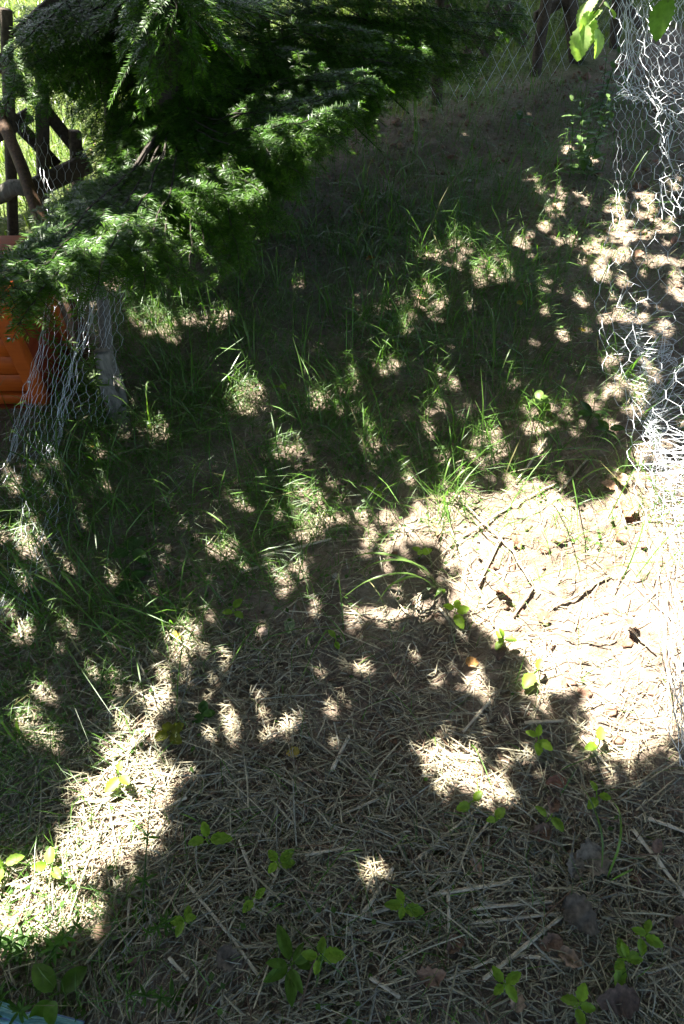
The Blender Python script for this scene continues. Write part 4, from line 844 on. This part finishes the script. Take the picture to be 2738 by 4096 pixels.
# ------------------------------------------------------------------ seedlings and weeds
anchors = [(1345, 1975, 'the large torn grey leaf'), (1410, 2200, 'the bushy many leaved seedling'), (1155, 2262, 'the four leaved toothed seedling'), (922, 2090, 'the lone yellow green seedling'), (482, 1925, 'the seedling with one upright leaf'), (645, 1990, 'the narrow leaved dark seedling'),
    (440, 2118, 'the low seedling under the sunlit straw'), (668, 2205, 'the oval leaved rosette weed'), (1100, 1760, 'the notched sun patch'), (860, 2000, 'the lone round sun spot'), (250, 1850, 'the long band of sunlit straw'), (985, 2235, 'the rust brown folded leaf'), (150, 2275, 'the broad three leaved plant'),
    (1410, 2290, 'the dark brown leaf under leaning seedlings'), (672, 1728, 'the yellow spotted leaf'), (1366, 1718, 'the seedling at the shadow edge'), (1235, 945, 'the glowing bindweed'), (1432, 1180, 'the curled rusty leaf'), (1040, 1418, 'the pale sunlit seedling'), (1215, 1548, 'the two leaved seedling'),
    (970, 690, 'the pinkish brown leaf in the dapples'), (560, 830, 'the dense fresh grass tuft'), (312, 1285, 'the dark oval leaved herb'), (1015, 1350, 'the arching pale grass tuft'), (1080, 760, 'the fine long grass stems'), (848, 600, 'the small orange leaf'), (1325, 582, 'the pink brown curled leaf'), (1500, 380, 'the hanging netting'), (1440, 1445, 'the crumpled leaf on bare soil'), (1515, 2000, 'the long bent stalk')]
def beside(x, y): return min(anchors, key=lambda a: (a[0] - x) ** 2 + (a[1] - y) ** 2)[2]
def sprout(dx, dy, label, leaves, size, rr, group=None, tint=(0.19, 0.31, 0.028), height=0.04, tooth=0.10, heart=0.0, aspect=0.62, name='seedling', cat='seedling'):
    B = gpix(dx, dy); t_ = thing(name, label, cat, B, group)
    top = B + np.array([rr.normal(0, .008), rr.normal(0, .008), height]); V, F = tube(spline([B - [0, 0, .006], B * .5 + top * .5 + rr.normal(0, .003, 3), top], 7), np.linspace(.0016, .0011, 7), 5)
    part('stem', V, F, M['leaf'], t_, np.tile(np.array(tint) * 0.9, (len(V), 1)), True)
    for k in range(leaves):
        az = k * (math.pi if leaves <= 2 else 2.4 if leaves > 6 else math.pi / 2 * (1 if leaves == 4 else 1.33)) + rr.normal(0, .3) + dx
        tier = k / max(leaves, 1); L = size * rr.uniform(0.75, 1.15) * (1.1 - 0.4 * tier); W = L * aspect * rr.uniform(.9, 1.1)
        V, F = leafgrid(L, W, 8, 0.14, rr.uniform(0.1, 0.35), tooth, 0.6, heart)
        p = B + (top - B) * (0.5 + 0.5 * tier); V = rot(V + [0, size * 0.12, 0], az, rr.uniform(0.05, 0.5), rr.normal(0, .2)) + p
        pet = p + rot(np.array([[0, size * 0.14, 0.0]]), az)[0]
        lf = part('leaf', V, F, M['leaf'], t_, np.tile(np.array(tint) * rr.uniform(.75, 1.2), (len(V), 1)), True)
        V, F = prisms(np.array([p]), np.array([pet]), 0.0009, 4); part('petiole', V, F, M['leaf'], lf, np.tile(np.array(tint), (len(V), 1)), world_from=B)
    return t_
rp = np.random.default_rng(37); GS = 'small seedlings on the straw'; LS = 'small bright green seedling standing in the straw litter'
seeds = [
    (1410, 2200, 6, .038, 'bushy seedling of many bright leaves above dark dead leaves', None), (1448, 2150, 4, .036, 'bright seedling just behind the bushy many leaved seedling', None),
    (1155, 2262, 4, .036, 'four leaved toothed seedling below the long crossing stalks', None), (1310, 2312, 4, .036, 'toothed seedling beside a torn brown leaf', None),
    (922, 2090, 4, .036, 'four leaved yellow green seedling alone on thick straw', None), (1228, 1708, 4, .034, 'bright seedling inside the notched sun patch', None),
    (482, 1925, 3, .042, 'seedling with one upright and two spread leaves on straw', None), (645, 1990, 4, .034, 'narrow leaved dark seedling on the straw', None), (440, 2118, 4, .030, 'low seedling under the band of sunlit straw', None),
    (1372, 1842, 3, .030, LS, GS), (1070, 1850, 2, .034, LS, GS), (1130, 1885, 2, .030, LS, GS), (1245, 1885, 2, .036, LS, GS), (1366, 1718, 2, .036, 'seedling at the shadow edge of the bare soil', None),
    (1040, 1418, 4, .036, 'pale seedling in full sun at the end of crossed stalks', None), (1150, 1478, 5, .030, 'leafy seedling in sun below the crossed stalks', None), (1215, 1548, 2, .040, 'two leaved seedling on the sunlit shadow edge', None),
    (542, 1415, 3, .036, LS, GS), (856, 1142, 3, .030, LS, GS), (770, 1478, 2, .030, LS, GS), (640, 905, 3, .036, LS, GS), (960, 1280, 3, .026, LS, GS), (740, 2185, 4, .036, 'seedling rising behind the oval leaved rosette', None),
    (590, 2065, 2, .03, LS, GS), (285, 1790, 3, .034, 'washed out seedling in the sunlit straw band', None), (130, 1990, 3, .034, 'sunlit seedling low in the straw band', None), (20, 2000, 3, .04, 'half hidden seedling at the rim of the straw band', None),
]
for (a, b_, k, sz, lab, grp) in seeds: sprout(a, b_, lab if grp is None else f'small {k} leaved seedling near {beside(a, b_)}', k, sz * .98, rp, grp, height=.055)
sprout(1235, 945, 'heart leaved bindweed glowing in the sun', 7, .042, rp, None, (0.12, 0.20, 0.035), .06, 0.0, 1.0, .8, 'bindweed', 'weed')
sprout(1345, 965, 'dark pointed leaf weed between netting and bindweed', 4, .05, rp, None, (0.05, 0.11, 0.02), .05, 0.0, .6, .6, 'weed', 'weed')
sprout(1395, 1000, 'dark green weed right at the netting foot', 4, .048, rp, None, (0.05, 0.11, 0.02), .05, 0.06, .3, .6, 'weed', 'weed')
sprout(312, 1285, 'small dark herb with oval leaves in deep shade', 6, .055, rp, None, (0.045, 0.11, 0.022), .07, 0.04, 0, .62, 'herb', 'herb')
sprout(310, 1335, 'low oval leaved herb just below the taller dark herb', 4, .045, rp, None, (0.05, 0.115, 0.025), .03, 0.04, 0, .62, 'herb', 'herb')
sprout(395, 1690, 'yellowing toothed herb on the rim of the straw band', 7, .034, rp, None, (0.19, 0.20, 0.02), .04, 0.14, 0, .8, 'herb', 'herb')
sprout(668, 2205, 'rosette weed with large dark oval leaves', 8, .062, rp, None, (0.10, 0.19, 0.02), .035, 0.0, 0, .40, 'rosette_weed', 'weed')
sprout(150, 2275, 'broad three leaved dark plant in the shaded corner', 4, .066, rp, None, (0.085, 0.17, 0.016), .06, 0.0, 0, .62, 'broadleaf_weed', 'weed')
sprout(480, 1650, 'round leaved herb with small dark leaves on straw', 6, .03, rp, None, (0.05, 0.12, 0.02), .03, 0.0, .5, .85, 'herb', 'herb')
sprout(1185, 300, 'dark herb with paired leaves on the shaded bank', 5, .07, rp, None, (0.05, 0.12, 0.03), .08, 0.05, 0, .45, 'herb', 'herb')
def leafy_stems(dx, dy, label, stems, rr, tint, H, leaf, name, cat, aspect=.4, whorl=2, lean=None):
    B = gpix(dx, dy); t_ = thing(name, label, cat, B)
    for s_ in range(stems):
        o = rr.normal(0, .03, 3) * [1, 1, 0]; d = rr.normal(0, .07, 3) * [1, 1, 0] + (np.array(lean) if lean is not None else 0); h = H * rr.uniform(.6, 1.1)
        cv = spline([B + o - [0, 0, .01], B + o + d * .4 + [0, 0, h * .5], B + o + d + [0, 0, h]], 12); V, F = tube(cv, np.linspace(.0022, .001, 12), 5)
        st = part('stem', V, F, M['leaf'], t_, np.tile(np.array(tint) * .8, (len(V), 1)), True)
        k = max(4, int(h / 0.035))
        bag = Bag()
        for q in range(1, k + 1):
            i = int(q / k * 11)
            for w in range(whorl):
                az = w * 6.283 / whorl + q * (1.57 if whorl == 2 else .5) + rr.normal(0, .2); L = leaf * rr.uniform(.6, 1.1) * (1.1 - .6 * q / k)
                V, F = leafgrid(L, L * aspect, 5, .1, .25, 0.0, .6, m=1); V = rot(V, az, rr.uniform(-.1, .6)) + cv[i]
                part('leaf', V, F, M['leaf'], st, np.tile(np.array(tint) * rr.uniform(.75, 1.25), (len(V), 1)), True, world_from=B)
leafy_stems(1330, 400, 'tall leafy weed with pale paired leaves near the hanging netting', 7, rp, (0.10, 0.18, 0.04), .42, .08, 'tall_weed', 'weed', .42)
leafy_stems(1385, 250, 'second leafy weed close behind the tall pale weed', 4, rp, (0.08, 0.16, 0.035), .40, .07, 'tall_weed', 'weed', .42)
leafy_stems(235, 900, 'goosegrass with whorled narrow leaves climbing through the draped netting', 4, rp, (0.10, 0.17, 0.03), .40, .045, 'goosegrass', 'weed', .24, 6, (-0.12, 0.0, 0.0))
leafy_stems(340, 2190, 'feathery goosegrass sprig lying on straw', 2, rp, (0.06, 0.13, 0.02), .12, .035, 'goosegrass', 'weed', .24, 6)
leafy_stems(60, 2240, 'goosegrass patch at the corner beside the teal twine', 5, rp, (0.06, 0.14, 0.02), .14, .04, 'goosegrass', 'weed', .24, 6)
leafy_stems(430, 2270, 'sparse goosegrass sprig beside the shaded broad leaves', 2, rp, (0.06, 0.13, 0.02), .10, .035, 'goosegrass', 'weed', .24, 6)

# leafy twig hanging in from the top
def hang_twig(label, path, leaves, tint):
    P_ = np.array([pix(*p) for p in path]); cv = spline(P_, 14); t_ = thing('leafy_twig', label, 'twig', P_[-1])
    V, F = tube(cv, np.linspace(.0035, .0015, 14), 6); part('twig', V, F, M['twig'], t_)
    for (lx, ly, ld, L, az, pt, rl) in leaves:
        V, F = leafgrid(L, L * .78, 14, .12, .30, .09, .5, .5, 3); V = rot(V, az, pt, rl) + pix(lx, ly, ld)
        part('leaf', V, F, M['leaf'], t_, np.tile(np.array(tint) * rp.uniform(.85, 1.15), (len(V), 1)), True)
hang_twig('pale sunlit toothed leaves on a twig beside the hanging netting', [(1410, -60, 2.2), (1385, 0, 2.2), (1362, 30, 2.2), (1345, 50, 2.2)],
          [(1362, 0, 2.2, .085, 2.2, -.6, .3), (1375, 25, 2.2, .08, 1.9, -.5, .2), (1385, 10, 2.2, .07, -1.2, -.4, .2), (1368, 70, 2.2, .075, 3.6, -.9, -.3), (1346, 40, 2.2, .085, 3.3, -1.0, .4), (1352, 30, 2.19, .06, 2.7, -.8, -.5), (1340, 62, 2.2, .09, 2.7, -1.1, .2)], (0.30, 0.42, 0.13))  # pale tint stands in for sunlight on these leaves
hang_twig('broad green leaf dangling in front of the hanging netting', [(1560, -60, 1.9), (1548, -10, 1.9), (1530, 5, 1.9)], [(1530, 2, 1.9, .09, 2.6, -1.0, .3), (1540, -20, 1.9, .07, 1.3, -.4, .3)], (0.10, 0.19, 0.03))

# ------------------------------------------------------------------ long dry stalks
stalks = [
    [(1050, 1140), (1140, 1235), (1220, 1350)], [(1220, 1350), (1175, 1415)], [(1030, 1215), (1085, 1330), (1130, 1440)], [(1150, 1230), (1095, 1345)], [(1265, 1395), (1395, 1325)], [(1060, 1232), (1180, 1160), (1275, 1110)],
    [(1250, 1015), (1180, 1110)], [(870, 780), (1000, 775)], [(1080, 640), (1085, 870)], [(1115, 830), (1110, 950)], [(550, 1312), (625, 1293)], [(1280, 1130), (1345, 1055)], [(1000, 1390), (1060, 1460)], [(1405, 1110), (1432, 1210)], [(1435, 1440), (1500, 1500)],
    [(938, 1985), (1105, 1845)], [(965, 2060), (1060, 1960), (1145, 1848)], [(784, 2112), (935, 2070)], [(784, 2140), (890, 2128)], [(988, 2053), (1172, 2022)], [(1070, 2085), (1262, 2068)], [(1070, 2117), (1282, 2093)], [(1105, 2245), (1285, 2100)],
    [(1020, 2245), (1135, 2195)], [(1448, 1905), (1505, 1975), (1570, 2065)], [(1474, 1875), (1575, 1912)], [(1190, 2190), (1315, 2205)], [(824, 2110), (900, 1990)], [(1025, 2040), (1028, 2160)], [(848, 2240), (915, 2285)], [(1330, 1690), (1395, 1770)],
    [(430, 2024), (480, 2085), (540, 2160), (596, 2240)], [(550, 1927), (585, 2025), (582, 2085)], [(390, 2195), (435, 2245)], [(205, 2205), (255, 2140)], [(510, 1916), (620, 1912)], [(30, 2030), (120, 2040)], [(600, 2090), (640, 1990)], 
    [(600, 1280), (760, 1240)], [(430, 1830), (330, 1880)], [(700, 1960), (790, 1945)], [(1200, 1660), (1290, 1655)], [(1120, 1610), (1060, 1680)], [(760, 1770), (800, 1690)], [(300, 2060), (290, 2190)], [(640, 2250), (770, 2180)], [(870, 1830), (780, 1870)], [(1480, 2230), (1568, 2200)],
]
rk = np.random.default_rng(43)
for k, way in enumerate(stalks):
    G = gpix(np.array([p[0] for p in way], float), np.array([p[1] for p in way], float)); cv = spline(G, 14); cv[:, 2] = gz(cv[:, 0], cv[:, 1])
    cv[:, 2] = np.maximum(cv[:, 2], np.convolve(np.pad(cv[:, 2], 3, 'edge'), np.ones(7) / 7, 'valid')) + 0.007 + rk.uniform(0, .006)
    rad = rk.uniform(.0028, .0046); rr_ = rad * (1 + 0.25 * (np.arange(14) % 5 == 2)) * np.linspace(1, .8, 14)
    V, F = tube(cv, rr_, 7); c = np.array([0.52, 0.44, 0.31]) * rk.uniform(.75, 1.1)
    if way[0][1] < 1000: c = c * 0.55  # shade at the back put into the tint
    sun_side = 1030 < way[0][0] < 1440 and 1100 < way[0][1] < 1500
    wl_ = math.dist(way[0], way[-1]); size_ = 'very long' if wl_ > 190 else 'long' if wl_ > 120 else 'short'; kind_ = ' kinked' if len(way) > 2 else ''
    lab = f"{size_}{kind_} dry stalk lying beside {beside(sum(p[0] for p in way) / len(way), sum(p[1] for p in way) / len(way))}"
    grp = 'dry stalks on the ground'
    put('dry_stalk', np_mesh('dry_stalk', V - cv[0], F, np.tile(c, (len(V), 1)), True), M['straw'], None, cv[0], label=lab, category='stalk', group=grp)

# ------------------------------------------------------------------ fallen leaves
BR, GRY, YEL, ORG, TAN, GRN = (0.16, 0.085, 0.045), (0.20, 0.16, 0.11), (0.48, 0.36, 0.05), (0.42, 0.15, 0.03), (0.34, 0.22, 0.13), (0.20, 0.26, 0.12)
fallen = [  # x, y, length, tint, curl, label
    (1345, 1975, .105, GRY, .5, 'large torn grey dead leaf lying on the straw'), (1310, 1990, .07, GRY, .6, 'smaller grey leaf tucked beside the large torn one'), (1325, 2100, .10, (0.095, 0.075, 0.05), .8, 'long dark shrivelled leaf below the grey leaves'), (1345, 2150, .07, (0.11, 0.085, 0.055), .7, None),
    (1270, 1795, .06, (0.26, 0.11, 0.06), .5, 'reddish dead leaf at the rim of the notched sun patch'), (1262, 1850, .05, BR, .6, None), (240, 2140, .055, TAN, .4, 'tan leaf below the band of sunlit straw'), (35, 2115, .06, (0.42, 0.25, 0.16), .4, 'pinkish dead leaf in the sunlit straw band'),
    (1300, 2195, .06, TAN, .7, 'curled tan leaf beside the bushy seedling'), (1435, 2235, .07, BR, .8, None), (1410, 2290, .10, (0.10, 0.055, 0.03), .7, 'dark brown leaf under the leaning seedlings'), (1040, 2165, .05, BR, .6, None), (1515, 2172, .05, (0.24, 0.13, 0.07), .5, None), (985, 2235, .07, (0.24, 0.13, 0.07), .6, 'rust brown folded leaf near the crossing stalks'),
    (1235, 1910, .06, BR, .7, None), (1165, 2155, .06, BR, .8, None), (1260, 2160, .06, (0.20, 0.11, 0.06), .6, None), (1090, 1990, .05, TAN, .6, None), (1340, 1900, .06, (0.10, 0.075, 0.05), .7, None), (1500, 1940, .05, BR, .7, None), (1480, 2010, .05, (0.10, 0.075, 0.05), .7, None), (1370, 2265, .06, TAN, .6, None),
    (1560, 2120, .05, BR, .7, None), (1180, 2290, .05, TAN, .5, None), (960, 2270, .05, BR, .6, None), (880, 2030, .04, BR, .7, None), (530, 2200, .07, (0.12, 0.09, 0.06), .4, 'flat dark brown leaf under a leaning stalk'), (258, 2195, .045, (0.24, 0.10, 0.04), .5, None), (310, 2205, .03, BR, .5, None),
    (1432, 1180, .075, (0.34, 0.16, 0.10), .9, 'curled rusty leaf against the netting foot in sun'), (1420, 1105, .055, (0.42, 0.28, 0.18), .8, 'pale curled leaf above the rusty one'), (1390, 1120, .05, (0.36, 0.22, 0.14), .8, None), (1150, 1365, .05, (0.25, 0.14, 0.09), .8, None), (1240, 1420, .045, (0.30, 0.17, 0.11), .8, None), (1180, 1250, .05, (0.28, 0.16, 0.10), .8, None), (1440, 1445, .05, (0.30, 0.17, 0.12), .9, 'crumpled brown leaf alone on the bare soil'),
    (970, 690, .05, (0.42, 0.24, 0.15), .5, 'pinkish brown leaf among the dapples near the grass'), (1325, 582, .06, (0.42, 0.24, 0.16), .6, 'pink brown curled leaf beside the netting dapples'), (1272, 482, .05, (0.44, 0.28, 0.18), .5, 'pale pinkish leaf in a dapple on the bank'), (825, 492, .04, (0.40, 0.15, 0.09), .5, None), (848, 600, .04, ORG, .4, 'small orange leaf in the shade below the bank'), (1190, 702, .028, YEL, .3, 'tiny yellow leaf in the dappled grass'),
    (1330, 763, .034, YEL, .4, 'bright yellow leaf beside the netting'), (408, 1462, .03, YEL, .4, 'yellow leaf above the straw band'), (672, 1728, .04, YEL, .3, 'yellow spotted leaf lying flat on the straw'), (1080, 1522, .035, (0.36, 0.19, 0.06), .4, 'orange brown leaf at the shadow border'), (664, 1440, .05, GRN, .15, 'flat pale green leaf lying on bare shaded soil'), (605, 1452, .03, (0.48, 0.36, 0.28), .4, None),
    (1000, 1222, .04, TAN, .6, None), (210, 1030, .035, ORG, .4, 'small orange leaf near the hutch'), (900, 1280, .03, BR, .5, None), (1140, 1500, .05, (0.12, 0.08, 0.06), .6, None), (900, 1700, .03, BR, .5, None), (1500, 380, .06, (0.30, 0.15, 0.10), .7, 'rusty leaf on the soil below the hanging netting'), (1545, 560, .05, (0.34, 0.18, 0.12), .7, None), (1460, 590, .05, (0.30, 0.17, 0.11), .7, None),
]
rl = np.random.default_rng(47)
for kf, (dx, dy, L, tint, curl, lab) in enumerate(fallen):
    if lab is None and dy > 1800 and kf % 3 == 0: continue
    if dy > 1700: L = L * .82; tint = tuple(0.8 * q + 0.2 * 0.13 for q in tint)
    B = gpix(dx, dy); t = np.linspace(0, 1, 11); V, F = leafgrid(L, L * rl.uniform(.55, .8), 10, curl * rl.uniform(.2, .5), curl * rl.uniform(-.3, .3), .13, .5, 0, 3)
    V = V - [0, L / 2, 0]; V = V + L * curl * .16 * np.stack([vnoise(V[:, 0] / L * 5, V[:, 1] / L * 5, int(rl.integers(999))) for _ in range(3)], -1)
    V[:, 0] = V[:, 0] * (1 + 0.2 * vnoise(V[:, 1] / L * 7, V[:, 0] * 0, int(rl.integers(999)))); V = rot(V, rl.uniform(0, 6.28), rl.normal(0, .15), rl.normal(0, .2)); V[:, 2] += 0.012 - min(0, V[:, 2].min())
    c = np.array(tint)[None] * (0.75 + 0.6 * rl.random((len(V), 1)))
    if lab is None:
        lab, grp = (('tan' if tint[0] > .3 else 'blackish' if tint[0] < .13 else 'brown') + ' shrivelled dead leaf lying near ' + beside(dx, dy), 'brown leaves in the straw' if dy > 1500 else 'brown leaves on the soil')
    else: grp = None
    o = put('fallen_leaf', np_mesh('fallen_leaf', V, F, c, True), M['dead'], None, B, label=lab, category='leaf')
    if grp: o['group'] = grp

# ------------------------------------------------------------------ clods and pebbles
clods = [(1190, 1400, .03), (1150, 1350, .035), (1165, 1300, .028), (1250, 1260, .03), (1280, 1235, .028), (1440, 1470, .03), (1340, 1590, .03), (1300, 1560, .026), (1130, 1300, .024), (1425, 1230, .034), (1445, 1195, .03), (1330, 1430, .02), (1400, 1630, .024), (1230, 1480, .022), (1490, 1580, .026), (1360, 1370, .02), (1210, 1210, .022)]
rc = np.random.default_rng(53)
for (dx, dy, sz) in clods:
    B = gpix(dx, dy); th = np.linspace(0, 2 * math.pi, 10, endpoint=False); V, F = tube(np.array([[0, 0, z] for z in (-.5, -.2, .15, .4, .55)]), np.array([.7, 1.0, .95, .6, .15]), 10)
    V = V * [1, rc.uniform(.5, .9), .5]; V = V + 0.35 * np.stack([vnoise(V[:, 0] * 3 + k, V[:, 1] * 3 + V[:, 2] * 4, int(rc.integers(999))) for k in range(3)], -1); V = V * (1 + 0.9 * np.stack([vnoise(V[:, 0] * 2.2 + 7, V[:, 1] * 2.2 + V[:, 2] * 3, int(rc.integers(999)))] * 3, -1)) * sz * .7
    V = rot(V, rc.uniform(0, 6)); put('soil_clod', np_mesh('soil_clod', V, F, None, False), M['clod'], None, B + [0, 0, sz * .12], label=('flat' if sz < .025 else 'rough') + ' reddish soil clod near ' + beside(dx, dy), category='clod', group='soil clods')
for (dx, dy, sz, lab) in [(1410, 330, .02, 'small pale pebble on the dark bank'), (1325, 2000 - 1650, .014, 'tiny pebble beside the tall leafy weed'), (1075, 415, .014, 'round pebble in the dark soil below the bank'), (1145, 545, .012, 'whitish pebble on the dappled slope'), (770, 1320, .012, 'pale pebble by the bent grass')]:
    B = gpix(dx, dy); V, F = tube(np.array([[0, 0, z] for z in (-.5, -.25, .1, .35, .5)]), np.array([.5, .9, .95, .65, .1]), 9); V = V * (1 + .25 * np.stack([vnoise(V[:, 0] * 2 + 3, V[:, 1] * 2 + V[:, 2], 61)] * 3, -1)) * [sz, sz * .8, sz * .7]
    put('pebble', np_mesh('pebble', V, F, None, True), M['stone'], None, B + [0, 0, sz * .2], label=lab, category='pebble')

# ------------------------------------------------------------------ teal twine bundle in the corner
tw = thing('twine_bundle', 'bundle of teal and blue plastic twine lying in the corner', 'twine', gpix(60, 2360))
def strand_set(a, m, c, n, seed):
    r = np.random.default_rng(seed); A, Mm, Cc = (np.array(q, float) for q in (a, m, c))
    for k in range(n):
        f = k / (n - 1); off = 62 * f
        G = gpix(np.array([A[0], Mm[0], Cc[0]]), np.array([A[1] + off * .9, Mm[1] + off * .75, Cc[1] + off * .5])); G[:, 2] += 0.020 + 0.030 * math.sin(math.pi * min(1, f * .8 + .12)) + r.uniform(0, .004)
        G[2, 2] -= 0.01
        V, F = tube(spline(G, 16), 0.0042 + r.uniform(-.0006, .0006), 7); col = [(0.10, 0.26, 0.27), (0.16, 0.33, 0.33), (0.08, 0.14, 0.27)][int(r.choice([0, 1, 2], p=[.45, .3, .25]))]
        part('strand', V, F, M['twine'], tw, np.tile(np.array(col), (len(V), 1)), True)
strand_set((-25, 2292), (30, 2306), (74, 2332), 12, 1); strand_set((74, 2326), (110, 2322), (200, 2345), 10, 2)
